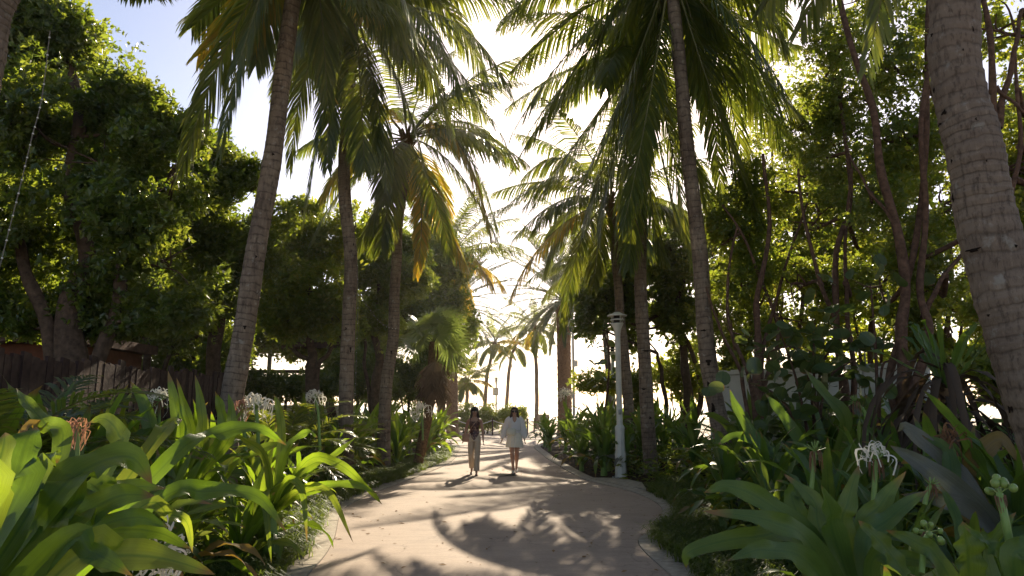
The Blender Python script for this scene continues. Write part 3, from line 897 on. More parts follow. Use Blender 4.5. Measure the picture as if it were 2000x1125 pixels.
fb = gbase(*at(815, 860, 20)[:2])
fan = empty('fan_palm', fb, 'fan palm with a bright crown over a skirt of dead leaves, left of the path', 'palm tree')
ft = at(848, 668, 20)
mb = MB()
mb.tube(spline([fb - fb, (ft - fb) * 0.5 + [0.1, 0, 0], ft - fb], 30), 0.14, 10)
mb.build('trunk', M['fibre'], fan)
for k in range(17):
    az, f = k * 2.4, k / 17
    el = R(80 - 100 * f)
    d = dirv(az, el)
    mb = MB()
    c = ft + d * (0.42 + 0.2 * rng.random()) + np.array([0, 0, -0.12 * f])
    mb.tube(np.array([ft, (ft + c) / 2 + [0, 0, 0.04], c]) - fb, 0.014, 5)
    fan_leaf(mb, c - fb, nrm(np.cross(d, [0.2, 0.1, 1.0]) * 0.5 + np.array([rng.normal() * .4, -0.7, 0.4])), d, 0.72, 22, 200)
    mb.build('fan_leaf', M['fan'], fan, smooth=False)
for k in range(22):
    az = k * 2.4 + 0.5
    d = dirv(az, R(-52 - 28 * rng.random()))
    mb = MB()
    top_ = ft + np.array([0, 0, -0.15 - 0.75 * k / 22])
    c = top_ + d * 0.45
    mb.tube(np.array([top_, c]) - fb, 0.012, 5)
    fan_leaf(mb, c - fb, nrm(dirv(az, R(10))), d, 0.62, 16, 110)
    mb.build('dead_leaf', M['frond_dead'], fan, smooth=False)


# ------------------------------------------------------------------ broadleaf trees and shrubs
def lumpy(p, s):
    x, y, z = p[:, 0] * s, p[:, 1] * s, p[:, 2] * s
    return (np.sin(x * 2.1 + 1.3 * np.sin(y * 1.7)) + np.sin(y * 2.3 + 1.1 * np.sin(z * 1.9) + 2) + np.sin(z * 2.6 + 1.2 * np.sin(x * 2.2) + 4)) / 3


def leaf_cloud(mb, clumps, ntw, k, L, asp=0.5, thr=-0.25, hollow=2.0, freq=1.5, up=0.5, fine=False):
    """Rosettes of k leaves at the ends of ntw twigs, spread through the clump ellipsoids with gaps between."""
    C = np.array([c[0] for c in clumps], float)
    Rr = np.array([c[1] for c in clumps], float)
    wgt = (Rr.prod(1)) ** (2 / 3)
    pos, out = [], []
    need = ntw
    while need > 0:
        m = need * 2 + 50
        ci = rng.choice(len(C), m, p=wgt / wgt.sum())
        d = nrm(rng.normal(size=(m, 3)))
        rad = rng.random(m) ** (1 / (3 + hollow)) * (1 + 0.13 * rng.normal(size=m)) * (0.92 + 0.30 * lumpy(d + C[ci], 3.1))
        rad = np.where(rng.random(m) < 0.05, rad * (1.0 + 0.35 * rng.random(m)), rad)
        p = C[ci] + d * Rr[ci] * rad[:, None]
        ok = lumpy(p, freq) + 0.35 * lumpy(p + 7, freq * 2.7) > thr
        ok &= p[:, 2] > 0.15
        pos.append(p[ok]); out.append(d[ok])
        need -= int(ok.sum())
    p, d = np.concatenate(pos)[:ntw], np.concatenate(out)[:ntw]
    tw = nrm(d * 0.8 + rng.normal(size=d.shape) * 0.5 + np.array([0, 0, up]))
    n = ntw * k
    P = np.repeat(p, k, 0) + rng.normal(size=(n, 3)) * L * 0.28
    T = np.repeat(tw, k, 0)
    rd = nrm(np.cross(T, rng.normal(size=(n, 3))))
    a = nrm(T * 0.55 + rd * (0.55 + 0.5 * rng.random(n))[:, None] + np.array([0, 0, -0.10]))
    nn = nrm(T - a * (T * a).sum(1)[:, None] + rng.normal(size=(n, 3)) * 0.25)
    s = nrm(np.cross(a, nn))
    ln = (L * (0.5 + 0.85 * rng.random(n)))[:, None]
    wd = ln * asp * 0.5
    rv = np.repeat(np.clip(np.repeat(rng.random(ntw), k) * 0.6 + rng.random(n) * 0.4, 0, 1)[:, None], 1, 1)
    if fine:
        V = np.stack([P, P + a * ln * .35 - s * wd * .9 + nn * wd * .25, P + a * ln * .35 + s * wd * .9 + nn * wd * .25, P + a * ln * .72 - s * wd * .8 + nn * wd * .2, P + a * ln * .72 + s * wd * .8 + nn * wd * .2, P + a * ln - nn * wd * .2], 1)
        b = (np.arange(n) * 6)[:, None]
        uv = np.repeat(np.stack([rv[:, 0], rv[:, 0]], -1)[:, None], 6, 1)
        mb.add(V, b + np.array([[1, 2, 4, 3]]), np.concatenate([b + np.array([[0, 2, 1]]), b + np.array([[3, 4, 5]])]), uv)
    else:
        V = np.stack([P, P + a * ln * .5 - s * wd + nn * wd * .3, P + a * ln, P + a * ln * .5 + s * wd + nn * wd * .3], 1)
        b = (np.arange(n) * 4)[:, None]
        uv = np.repeat(np.stack([rv[:, 0], rv[:, 0]], -1)[:, None], 4, 1)
        mb.add(V, b + np.array([[0, 3, 2, 1]]), None, uv)
    return p


def pc(px, py, rx, ry, Y, rd=None):
    """Crown clump: centre at that pixel, Y metres away; radii from pixels."""
    k = Y / FPX
    rx_, ry_ = rx * k, ry * k
    return (at(px, py, Y), (rx_, rd if rd is not None else max(0.6, 0.8 * min(rx_, ry_) + 0.3 * max(rx_, ry_)), ry_))


def tree(label, base, trunks, clumps, ntw, k=7, L=0.09, mat='leaf_dark', asp=0.5, thr=-0.25, hollow=2.0, group=None, bark='bark', limbs=True, fine=False, name='broadleaf_tree', cat='tree', freq=1.5, twigs=0, up=0.5):
    base = np.asarray(base, float)
    root = empty(name, base, label, cat, group)
    lines = []
    for q, (pts, r0, r1) in enumerate(trunks):
        p = spline(pts, max(12, int(len(pts) * 7)))
        s = np.linspace(0, 1, len(p))
        wob = np.stack([np.sin(s * 17 + q), np.cos(s * 13 + q * 2), 0 * s], -1) * r0 * 0.35
        mb = MB()
        mb.tube(p + wob - base, (r0 + (r1 - r0) * s) * (1 + 0.07 * np.sin(s * 41 + q)) + r0 * 0.5 * np.exp(-s * 14), 9)
        mb.build('trunk' if q == 0 else 'limb', M[bark], root)
        lines.append((p, r1, r0))
    if limbs and lines:
        allp = np.concatenate([x[0] for x in lines])
        for c, r_ in clumps:
            low = allp[allp[:, 2] < c[2] - 0.15 * r_[2]]
            if not len(low):
                low = allp
            dist = np.linalg.norm(low - c, axis=1) + np.abs(c[2] - low[:, 2]) * 0.2
            a = low[dist.argmin()]
            if np.linalg.norm(a - c) < 0.5:
                continue
            mb = MB()
            mid = (a + c) / 2 + rng.normal(size=3) * 0.18 + [0, 0, -0.12 * np.linalg.norm(c - a)]
            tip = c + np.array([0, 0, 0.5 * r_[2]])
            mb.tube(spline([a, mid, c, tip], 14) - base, np.linspace(min(0.06, 0.025 * np.linalg.norm(a - c) + 0.015), 0.008, 14), 6)
            for _ in range(4):
                e = c + nrm(rng.normal(size=3)) * np.array(r_) * 0.8
                st_ = c if rng.random() < 0.5 else (mid + c) / 2
                mb.tube(spline([st_, (st_ + e) / 2 + rng.normal(size=3) * 0.1, e], 8) - base, np.linspace(0.022, 0.005, 8), 5)
            mb.build('limb', M[bark], root)
    if ntw:
        mb = MB()
        p0 = leaf_cloud(mb, clumps, ntw, k, L, asp, thr, hollow, freq, up, fine)
        if twigs:
            for p in p0[:twigs]:
                q = p + rng.normal(size=3) * 0.25 - [0, 0, 0.2]
                mb.tube(np.array([q, p]), [0.006, 0.003], 3, cap=False)
        o = mb.build('crown', M[mat], root, smooth=False, origin=base)
        o.location = (0, 0, 0)
        o['kind'] = 'stuff'
    return root


def tr(pix, r0, r1):
    return (track(pix), r0, r1)


def ground_at(px, Y):
    x = at(px, 800, Y)[0]
    return gbase(x, Y)


def trunk_from(bs, pix):
    return np.vstack([[bs - np.array([0, 0, 0.1])], track(pix)])


# --- left: the great dark tree and its neighbours
g = ground_at(150, 12.5)
tree('huge dense dark green tree filling the upper left of the view', g,
     [(trunk_from(g, [(150, 640, 12.5), (160, 480, 12.5), (150, 300, 12.6), (140, 120, 12.8)]), 0.28, 0.08), (trunk_from(g, [(210, 640, 12.5), (260, 480, 12.4), (290, 380, 12.3)]), 0.16, 0.05), (trunk_from(g, [(90, 640, 12.4), (30, 470, 12.3), (-40, 330, 12.2)]), 0.16, 0.05)],
     [pc(40, 60, 130, 110, 12.6), pc(130, 80, 70, 90, 12.8), pc(150, 200, 140, 90, 12.6), pc(255, 215, 80, 70, 12.8), pc(60, 230, 150, 110, 12), pc(200, 320, 150, 100, 12.2), pc(310, 250, 60, 60, 12.8), pc(60, 420, 150, 110, 12.4), pc(250, 440, 140, 90, 12.0), pc(340, 350, 70, 80, 12.4), pc(110, 540, 150, 70, 12.6), pc(330, 520, 110, 70, 12.2), pc(-60, 330, 130, 300, 12.2), pc(375, 255, 30, 50, 13), pc(20, -90, 170, 110, 12.6), pc(40, 620, 110, 45, 12.8), pc(210, 625, 110, 40, 12.8), pc(340, 610, 80, 45, 12.6)],
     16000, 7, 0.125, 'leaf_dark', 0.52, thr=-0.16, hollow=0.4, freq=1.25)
g = ground_at(430, 16)
tree('dark rounded tree behind the nearest left palm trunk', g,
     [(trunk_from(g, [(425, 660, 16), (420, 520, 16), (425, 400, 16)]), 0.2, 0.06)],
     [pc(420, 330, 75, 70, 16), pc(470, 390, 60, 60, 16), pc(400, 460, 90, 80, 15.6), pc(480, 500, 80, 80, 15.8), pc(420, 580, 110, 60, 15.8), pc(370, 400, 70, 80, 15.6), pc(540, 420, 50, 55, 16.4), pc(500, 350, 28, 40, 16.4)],
     6500, 7, 0.12, 'leaf_dark', 0.5, thr=-0.2, hollow=0.5, freq=1.2)
g = ground_at(610, 19)
tree('sunlit green tree between the first two left palm trunks', g,
     [(trunk_from(g, [(612, 740, 19), (606, 690, 19), (612, 640, 19), (600, 540, 19)]), 0.17, 0.06), (trunk_from(g, [(620, 730, 19), (580, 690, 19), (560, 640, 19), (545, 570, 19)]), 0.08, 0.04), (trunk_from(g, [(616, 735, 19), (640, 690, 19), (660, 630, 19)]), 0.09, 0.04)],
     [pc(560, 470, 60, 55, 19), pc(630, 480, 60, 55, 19), pc(540, 550, 70, 60, 18.6), pc(620, 570, 80, 60, 18.4), pc(560, 625, 70, 38, 18.4), pc(650, 630, 50, 40, 18.4), pc(590, 420, 40, 36, 19.5), pc(690, 450, 45, 50, 19.5)],
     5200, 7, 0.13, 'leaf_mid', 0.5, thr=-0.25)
g = ground_at(740, 23)
tree('dark glossy tree filling the gap between the second and third left palm trunks', g,
     [(trunk_from(g, [(738, 740, 23), (735, 640, 23), (740, 520, 23)]), 0.2, 0.06), (trunk_from(g, [(715, 730, 23), (712, 640, 23)]), 0.08, 0.04)],
     [pc(730, 455, 55, 45, 23), pc(790, 490, 45, 40, 23.4), pc(740, 540, 75, 60, 22.6), pc(720, 620, 60, 55, 22.6), pc(800, 540, 50, 50, 23), pc(700, 500, 40, 50, 23)],
     5000, 7, 0.14, 'leaf_dark', 0.5, thr=-0.35, hollow=0.8)
g = ground_at(835, 30)
tree('bushy dark tree behind the fan palm at the left path edge', g,
     [(trunk_from(g, [(838, 760, 30), (836, 660, 30), (845, 560, 30)]), 0.2, 0.06)],
     [pc(850, 500, 60, 50, 30), pc(880, 525, 42, 40, 30), pc(830, 590, 70, 60, 30), pc(896, 640, 44, 42, 30), pc(880, 585, 36, 30, 30), pc(850, 670, 60, 50, 30), pc(780, 600, 50, 80, 30), pc(880, 705, 36, 28, 30), pc(838, 455, 10, 10, 30)],
     6000, 7, 0.155, 'leaf_dark', 0.5, thr=-0.4, hollow=0.8)
g = ground_at(300, 20)
tree('low dark thicket tree behind the wooden fence', g,
     [(trunk_from(g, [(290, 700, 20), (280, 640, 20), (300, 560, 20)]), 0.12, 0.05), (trunk_from(g, [(330, 690, 20), (380, 660, 20), (440, 640, 20)]), 0.07, 0.04)],
     [pc(210, 640, 70, 60, 20), pc(300, 630, 80, 60, 20), pc(380, 650, 70, 50, 20), pc(450, 680, 50, 50, 20), pc(140, 640, 45, 60, 20), pc(330, 560, 150, 60, 21), pc(140, 560, 120, 50, 21)],
     5000, 7, 0.14, 'leaf_dark', 0.42, thr=-0.35, hollow=0.6)
for q, (px, py, rx, ry, Y) in enumerate([(60, 300, 260, 330, 24), (420, 560, 200, 150, 27), (650, 640, 130, 70, 30), (-250, 400, 260, 380, 18)]):
    g = ground_at(px, Y)
    tree(['tall dark tree far back at the left edge, behind the huge tree', 'dark tree far back above the wooden fence', 'dense tree far back behind the second left palm', 'dark tree just beyond the left edge of the view'][q], g,
         [(trunk_from(g, [(px, 700, Y), (px + 8, 500, Y)]), 0.22, 0.08)],
         [pc(px - rx * .4, py, rx * .6, ry * .7, Y), pc(px + rx * .4, py, rx * .6, ry * .7, Y), pc(px, py - ry * .5, rx * .6, ry * .5, Y), pc(px, py + ry * .5, rx * .8, ry * .5, Y)],
         6000, 6, 0.22, 'leaf_dark', 0.5, thr=-0.45, hollow=0.6, group='trees far back on the left')

for q, (px, py, rx, ry, Y) in enumerate([(-20, 690, 120, 60, 22), (180, 690, 130, 50, 24), (380, 705, 110, 50, 25), (700, 720, 70, 55, 27), (800, 735, 50, 45, 29), (560, 750, 110, 28, 26)]):
    g = ground_at(px, Y)
    tree(['thicket behind the left end of the wooden fence', 'thicket behind the middle of the wooden fence', 'thicket beyond the right end of the wooden fence', 'thicket between the second and third left palm trunks', 'thicket right of the third left palm trunk', 'thicket before the open pavilion under the sunlit tree'][q] + ', low and dark', g,
         [(trunk_from(g, [(px, 760, Y), (px + 8, py, Y)]), 0.06, 0.03), (trunk_from(g, [(px + 20, 770, Y), (px + 50, py, Y)]), 0.04, 0.02), (trunk_from(g, [(px - 20, 770, Y), (px - 50, py, Y)]), 0.04, 0.02)],
         [pc(px - rx * .45, py, rx * .6, ry * .9, Y), pc(px + rx * .45, py, rx * .6, ry * .9, Y), pc(px, py + ry * .5, rx, ry * .8, Y)], 1900, 6, 0.17, 'leaf_dark', 0.4, thr=-0.5, hollow=0.5, group='low thickets on the left', name='bush', cat='bush')

# --- right: thin stemmed trees with an airy crown
g = ground_at(1300, 23)
tree('spreading tree with dark low boughs behind the lamp post palms', g,
     [(trunk_from(g, [(1345, 780, 23), (1335, 700, 23), (1325, 620, 23), (1330, 540, 23), (1300, 470, 23)]), 0.17, 0.06), (trunk_from(g, [(1370, 790, 23), (1350, 690, 23), (1300, 600, 23), (1240, 560, 23), (1180, 560, 23)]), 0.10, 0.04), (trunk_from(g, [(1300, 790, 23), (1292, 730, 23), (1284, 690, 23)]), 0.08, 0.05)],
     [pc(1165, 590, 45, 55, 23), pc(1150, 630, 30, 28, 22.6), pc(1215, 560, 50, 55, 23), pc(1245, 640, 30, 50, 23.5), pc(1290, 520, 60, 55, 23), pc(1320, 620, 60, 50, 23), pc(1340, 480, 60, 60, 23), pc(1240, 490, 50, 45, 23.5), pc(1160, 520, 40, 40, 24), pc(1200, 610, 55, 40, 23), pc(1270, 580, 50, 60, 24), pc(1360, 560, 60, 80, 24)],
     6600, 6, 0.15, 'leaf_dark', 0.6, thr=-0.15, freq=1.8)
g = ground_at(1480, 13)
tree('slim multi-stemmed tree with arching stems right of the gouged palm', g,
     [(trunk_from(g, [(1478, 770, 13), (1482, 690, 13), (1476, 600, 13), (1490, 540, 13), (1500, 430, 13.2), (1494, 300, 13.4)]), 0.085, 0.03),
      (trunk_from(g, [(1455, 770, 13), (1440, 710, 12.9), (1405, 640, 12.8), (1380, 560, 12.8)]), 0.04, 0.02),
      (trunk_from(g, [(1470, 770, 13), (1430, 650, 13.2), (1420, 560, 13.3), (1440, 440, 13.5)]), 0.045, 0.02),
      (trunk_from(g, [(1490, 770, 13), (1520, 640, 13.4), (1475, 520, 13.6), (1440, 440, 13.8), (1410, 400, 14)]), 0.045, 0.018),
      (trunk_from(g, [(1486, 770, 13), (1500, 640, 13.3), (1530, 540, 13.5), (1580, 380, 13.8)]), 0.05, 0.02)],
     [pc(1450, 560, 70, 60, 14), pc(1520, 480, 80, 70, 14), pc(1430, 650, 60, 50, 14), pc(1520, 620, 70, 60, 14), pc(1490, 370, 80, 70, 14.5), pc(1570, 330, 70, 60, 14.5), pc(1420, 460, 60, 60, 14.5)],
     4600, 6, 0.09, 'leaf_mid', 0.5, thr=0.0, bark='bark2')
g = ground_at(1625, 12)
tree('slender forked tree with two thin upright stems above the round-leaved shrub', g,
     [(trunk_from(g, [(1650, 790, 12), (1640, 690, 12), (1632, 620, 12), (1634, 500, 12), (1660, 400, 12.2), (1650, 280, 12.4), (1640, 150, 12.6)]), 0.075, 0.028),
      (trunk_from(g, [(1648, 780, 12), (1634, 640, 12), (1606, 560, 12), (1575, 450, 12.2), (1560, 330, 12.4)]), 0.06, 0.022),
      (trunk_from(g, [(1668, 790, 12), (1662, 690, 12), (1656, 600, 12), (1650, 500, 12), (1664, 330, 12.2)]), 0.06, 0.022)],
     [pc(1640, 300, 90, 80, 13), pc(1580, 220, 80, 70, 13.2), pc(1660, 190, 80, 80, 13), pc(1600, 420, 80, 70, 13), pc(1690, 440, 60, 70, 13), pc(1640, 560, 90, 60, 13.4), pc(1560, 560, 60, 60, 13.4), pc(1650, 80, 90, 70, 13)],
     5400, 6, 0.085, 'leaf_mid', 0.5, thr=0.02, bark='bark2')
g = ground_at(1768, 10)
tree('reddish brown trunked tree left of the thick near palm, forking high into the crown', g,
     [(trunk_from(g, [(1762, 800, 10), (1766, 720, 10), (1762, 640, 10), (1766, 560, 10), (1752, 440, 10), (1722, 330, 10.1), (1702, 220, 10.2), (1668, 110, 10.3), (1640, -30, 10.4)]), 0.095, 0.04),
      (trunk_from(g, [(1748, 800, 10.2), (1740, 740, 10.2), (1756, 660, 10.2), (1764, 590, 10.2), (1790, 470, 10.2), (1806, 300, 10.3), (1812, 120, 10.4), (1816, -20, 10.5)]), 0.06, 0.035),
      (trunk_from(g, [(1786, 800, 9.9), (1796, 720, 9.9), (1812, 640, 9.9), (1800, 560, 10), (1806, 420, 10), (1800, 240, 10.1), (1830, 60, 10.2)]), 0.075, 0.03),
      (track([(1806, 620, 10), (1830, 560, 10), (1880, 490, 10.1), (1910, 400, 10.2)]), 0.04, 0.018), (track([(1752, 440, 10), (1690, 360, 10.3), (1650, 280, 10.6)]), 0.03, 0.012)],
     [pc(1720, 130, 100, 90, 11), pc(1760, 280, 80, 80, 11), pc(1700, 390, 70, 70, 11), pc(1780, 480, 60, 80, 11.2), pc(1840, 200, 70, 100, 11.4), pc(1840, 400, 60, 80, 11.4), pc(1720, 560, 60, 60, 11.4), pc(1830, 560, 60, 60, 11.4), pc(1700, -40, 130, 80, 11), pc(1850, 20, 90, 80, 11)],
     4600, 6, 0.08, 'leaf_mid', 0.5, thr=0.05, bark='bark2', fine=True)
g = ground_at(1965, 9)
tree('branching tree behind the thick near palm at the right edge', g,
     [(trunk_from(g, [(1960, 700, 9), (1956, 500, 9), (1945, 300, 9), (1940, 160, 9), (1925, 40, 9.1), (1915, -60, 9.1)]), 0.075, 0.03),
      (track([(1945, 250, 9), (1975, 130, 9), (1996, 20, 9)]), 0.045, 0.025), (track([(1943, 170, 9), (1990, 210, 8.9), (2040, 250, 8.8)]), 0.025, 0.015), (trunk_from(g, [(1985, 560, 9.2), (1976, 400, 9.2), (1992, 260, 9.2), (1982, 100, 9.2)]), 0.05, 0.02)],
     [pc(1950, 60, 90, 80, 10), pc(2010, 200, 80, 90, 10), pc(1960, 330, 80, 80, 10.4), pc(2000, 500, 70, 90, 10.4), pc(1930, 560, 60, 70, 10.6), pc(2050, 350, 90, 160, 10)],
     3200, 6, 0.08, 'leaf_yel', 0.5, thr=0.02, bark='bark2', fine=True)
bgright = [('yellow-green thicket glowing between the lamp post palms', 1330, 715, 60, 75, 25, 'leaf_yel', 1100, 0.15),
           ('bright bush between the lamp post and the beach, right of the stout date palm', 1185, 745, 70, 28, 27, 'leaf_yel', 800, 0.13),
           ('low green bush under the straight ringed palm', 1250, 760, 30, 60, 26, 'leaf_mid', 700, 0.14)]
for lab, px, py, rx, ry, Y, mt, n, L_ in bgright:
    g = ground_at(px, Y)
    tree(lab, g, [(trunk_from(g, [(px, 800, Y), (px + 4, py, Y)]), 0.05, 0.02), (trunk_from(g, [(px + 14, 800, Y), (px + 26, py, Y)]), 0.03, 0.015), (trunk_from(g, [(px - 14, 800, Y), (px - 26, py, Y)]), 0.03, 0.015)],
         [pc(px - rx * .4, py, rx * .6, ry * .8, Y), pc(px + rx * .4, py, rx * .6, ry * .8, Y), pc(px, py + ry * .3, rx * .8, ry * .7, Y)], n, 6, L_, mt, 0.55, thr=-0.05, name='bush', cat='bush')
for q, (px, py, rx, ry, Y, n) in enumerate([(1440, 520, 120, 170, 22, 2000), (1560, 500, 130, 190, 20, 2100), (1700, 480, 130, 220, 19, 2200), (1850, 450, 140, 260, 18, 2200), (2030, 420, 160, 320, 17, 1800), (1500, 200, 110, 110, 24, 900), (1640, 690, 140, 60, 21, 1000), (1850, 650, 120, 80, 18, 1000), (1960, 730, 130, 60, 15, 1000), (1420, 730, 70, 50, 22, 800)]):
    g = ground_at(px, Y)
    labs = ['leafy tree far back right of the gouged palm, lowest of its row', 'leafy tree far back above the left end of the white wall', 'leafy tree far back above the middle of the white wall', 'leafy tree far back behind the reddish forked trunks', 'tall leafy tree far back at the right edge', 'sunlit treetop far back above the gouged palm\'s right fronds', 'low bright foliage tree just over the white wall', 'low bright tree behind the thick near palm', 'low dark thicket tree at the right edge under the branching tree', 'low thicket tree at the left end of the white wall']
    tree(labs[q], g, [(trunk_from(g, [(px, 720, Y), (px + 10, py, Y)]), 0.11, 0.04), (trunk_from(g, [(px + 20, 720, Y), (px + 46, py + 30, Y)]), 0.06, 0.025), (trunk_from(g, [(px - 12, 740, Y), (px - 50, py + 40, Y)]), 0.06, 0.025)],
         [pc(px - rx * .4, py - ry * .1, rx * .6, ry * .5, Y), pc(px + rx * .4, py + ry * .1, rx * .6, ry * .5, Y), pc(px, py - ry * .55, rx * .7, ry * .45, Y), pc(px, py + ry * .55, rx * .8, ry * .4, Y)],
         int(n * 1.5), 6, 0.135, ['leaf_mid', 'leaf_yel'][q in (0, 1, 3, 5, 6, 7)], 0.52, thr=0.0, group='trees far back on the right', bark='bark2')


# ------------------------------------------------------------------ sea grape shrub with big round leaves
def round_leaf_mesh(name, mat):
    mb = MB()
    a = np.linspace(0, 2 * np.pi, 15)[:-1]
    rim = np.stack([0.5 - 0.5 * np.cos(a), 0.48 * np.sin(a), 0.10 * np.sin(a) ** 2 + 0.03 * np.sin(3 * a)], -1)
    mid = np.stack([0.5 - 0.25 * np.cos(a), 0.24 * np.sin(a), 0.05 * np.sin(a) ** 2 + 0 * a], -1)
    v = np.vstack([rim, mid, [[0.5, 0, 0]]])
    m = 14
    mb.add(v, [[x, (x + 1) % m, m + (x + 1) % m, m + x] for x in range(m)], [[m + x, m + (x + 1) % m, 2 * m] for x in range(m)], np.stack([v[:, 1] + 0.5, v[:, 0]], -1))
    mb.tube(np.array([[-0.25, 0, -0.02], [0, 0, 0]]), 0.02, 5)
    return mb.mesh(name, mat)


ROUND = round_leaf_mesh('round_leaf', M['grape'])


def sea_grape(label, g, stems, n, size):
    root = empty('sea_grape_shrub', g, label, 'shrub')
    lines = []
    for pix in stems:
        p = spline(trunk_from(g, pix), 30)
        lines.append(p)
        mb = MB()
        mb.tube(p - g, np.linspace(0.03, 0.01, 30), 7)
        mb.build('stem', M['bark2'], root)
    k = 0
    while k < n:
        p = lines[rng.integers(len(lines))]
        q = p[int(30 * (0.25 + 0.75 * rng.random()) - 1)]
        pos = q + rng.normal(size=3) * np.array([0.42, 0.35, 0.30])
        if pos[2] < g[2] + 0.25:
            continue
        o = child('leaf' if k == 0 else 'leaf', ROUND, root, Vector(pos - g), (rng.normal(0, 0.6), rng.normal(0.35, 0.6), rng.random() * 6.28), size * (0.6 + 0.75 * rng.random()))
        k += 1
    return root


g = ground_at(1590, 11)
sea_grape('dark shrub with big round leaves in front of the white wall', g, [[(1560, 760, 11), (1520, 640, 11)], [(1600, 740, 11), (1640, 660, 10.9)], [(1570, 700, 11.2), (1480, 690, 11.2)], [(1610, 760, 10.8), (1690, 690, 10.8)], [(1590, 740, 10.8), (1590, 630, 10.8)], [(1540, 800, 10.7), (1460, 740, 10.8)]], 210, 0.22)
g = ground_at(1700, 10.4)
sea_grape('tall thin round-leaved shrub left of the reddish trunks, its topmost leaves high and dark', g, [[(1712, 720, 10.4), (1704, 600, 10.4), (1700, 555, 10.4)], [(1720, 740, 10.4), (1740, 700, 10.4)]], 48, 0.20)
g = ground_at(1170, 24)
sea_grape('round-leaved bough hanging over the gap right of the stout date palm', g, [[(1190, 700, 24), (1160, 620, 24), (1130, 640, 24)], [(1190, 700, 24), (1180, 600, 24), (1200, 640, 24)]], 90, 0.26)


# ------------------------------------------------------------------ feathery cane palms in the left shade
def cane_palm(label, g, n, Lf, leaf_len, mat='frond', px_tips=()):
    root = empty('cane_palm', g, label, 'palm tree', 'feathery cane palms in the left shade')
    for k in range(5):
        mb = MB()
        a = k * 1.26
        mb.tube(np.array([[0.12 * math.cos(a), 0.12 * math.sin(a), -0.1], [0.22 * math.cos(a), 0.22 * math.sin(a), 0.7]]), [0.03, 0.02], 7)
        mb.build('cane', M['stalk'], root)
    for k in range(n):
        az = k * 2.4 + rng.normal(0, 0.2)
        el = R(82 - 62 * (k + 0.5) / n)
        c0 = g + np.array([0.2 * math.sin(az), 0.2 * math.cos(az), 0.35 + 0.3 * rng.random()])
        L_ = Lf * (0.75 + 0.4 * rng.random())
        c1 = c0 + dirv(az, el) * L_ * 0.6
        p2 = c1 + dirv(az, el - R(75)) * L_ * 0.5
        frond(root, g, c0, 0.25 * c0 + 0.5 * c1 + 0.25 * p2, p2, leaf_len, 26, 0.35, 0.032, mat, 58, 30, 0.2, 0.012, 0.35)
    return root


for lab, px, Y, n, Lf in [('feathery cane palm at the left edge, in front of the wooden fence', 25, 6.6, 26, 1.7), ('feathery cane palm with pale leaf tips left of the fence planks', 100, 8.0, 22, 1.5), ('dark feathery cane palm right of the nearest left palm trunk', 560, 13.5, 24, 1.7), ('low feathery cane palm at the far left behind the bright lilies', -70, 5.6, 22, 1.6), ('small feathery cane palm under the sunlit tree', 640, 15.5, 18, 1.3), ('feathery cane palm in front of the middle of the fence', 225, 8.6, 14, 1.1)]:
    g = ground_at(px, Y)
    cane_palm(lab, g, n, Lf, 0.36)


# ------------------------------------------------------------------ crinum lilies
def strap(L, Wd, el0, el1, n=12, power=1.3, fold=0.35, wave=0.02, twist=0.0, ph=0.0):
    """Leaf blade in local space: starts at the origin, leans towards +X, arches from angle el0 to el1."""
    s = np.linspace(0, 1, n + 1)
    el = np.radians(el0 + (el1 - el0) * s ** power)
    ds = L / n
    x = np.concatenate([[0], np.cumsum(np.cos(el[:-1]) * ds)])
    z = np.concatenate([[0], np.cumsum(np.sin(el[:-1]) * ds)])
    sp_ = np.stack([x, 0 * x, z], -1)
    T = np.stack([np.cos(el), 0 * el, np.sin(el)], -1)
    return blade(sp_, T, np.tile([0, 1.0, 0], (n + 1, 1)), Wd, fold, wave, twist, ph)


def blade(sp_, T, B, Wd, fold, wave, twist, ph, base_w=0.55):
    n = len(sp_) - 1
    s = np.linspace(0, 1, n + 1)
    prof = (base_w + (1 - base_w) * sstep(0, 0.45, s)) * (1 - s ** 3.2) ** 0.9
    prof[-1] = 0.01
    Nn = np.cross(T, B)
    tw = twist * s
    B2 = B * np.cos(tw)[:, None] + Nn * np.sin(tw)[:, None]
    N2 = np.cross(T, B2)
    ts = np.array([-1, -0.5, 0, 0.5, 1.0])
    V = []
    for t in ts:
        lift = fold * abs(t) * (1 - 0.65 * s) * prof * Wd * 0.5
        wv = wave * (t ** 2) * np.sin(s * 19 + ph + t * 1.3) * np.sin(np.pi * s)
        V.append(sp_ + B2 * (t * prof * Wd * 0.5)[:, None] + N2 * (lift + wv)[:, None])
    V = np.stack(V, 1)
    uv = np.stack(np.broadcast_arrays(ts[None] * 0.5 + 0.5, s[:, None]), -1)
    i, j = np.meshgrid(np.arange(n), np.arange(4), indexing='ij')
    b = i * 5 + j
    mb = MB()
    mb.add(V, np.stack([b, b + 1, b + 6, b + 5], -1).reshape(-1, 4), None, uv)
    return mb


def strap_along(pts, Wd, face, parent, org, mat, fold=0.35, twist=None, n=20, wave=0.02, name='leaf', base_w=0.6):
    p = spline(pts, n + 1)
    if twist is None:
        twist = rng.normal(0, 0.4)
    T = nrm(np.gradient(p, axis=0))
    face = np.asarray(face, float)
    B = nrm(np.cross(np.tile(face, (n + 1, 1)), T))
    mb = blade(p - org, T, B, Wd, fold, wave, twist, rng.random() * 6, base_w)
    return mb.build(name, M[mat], parent)


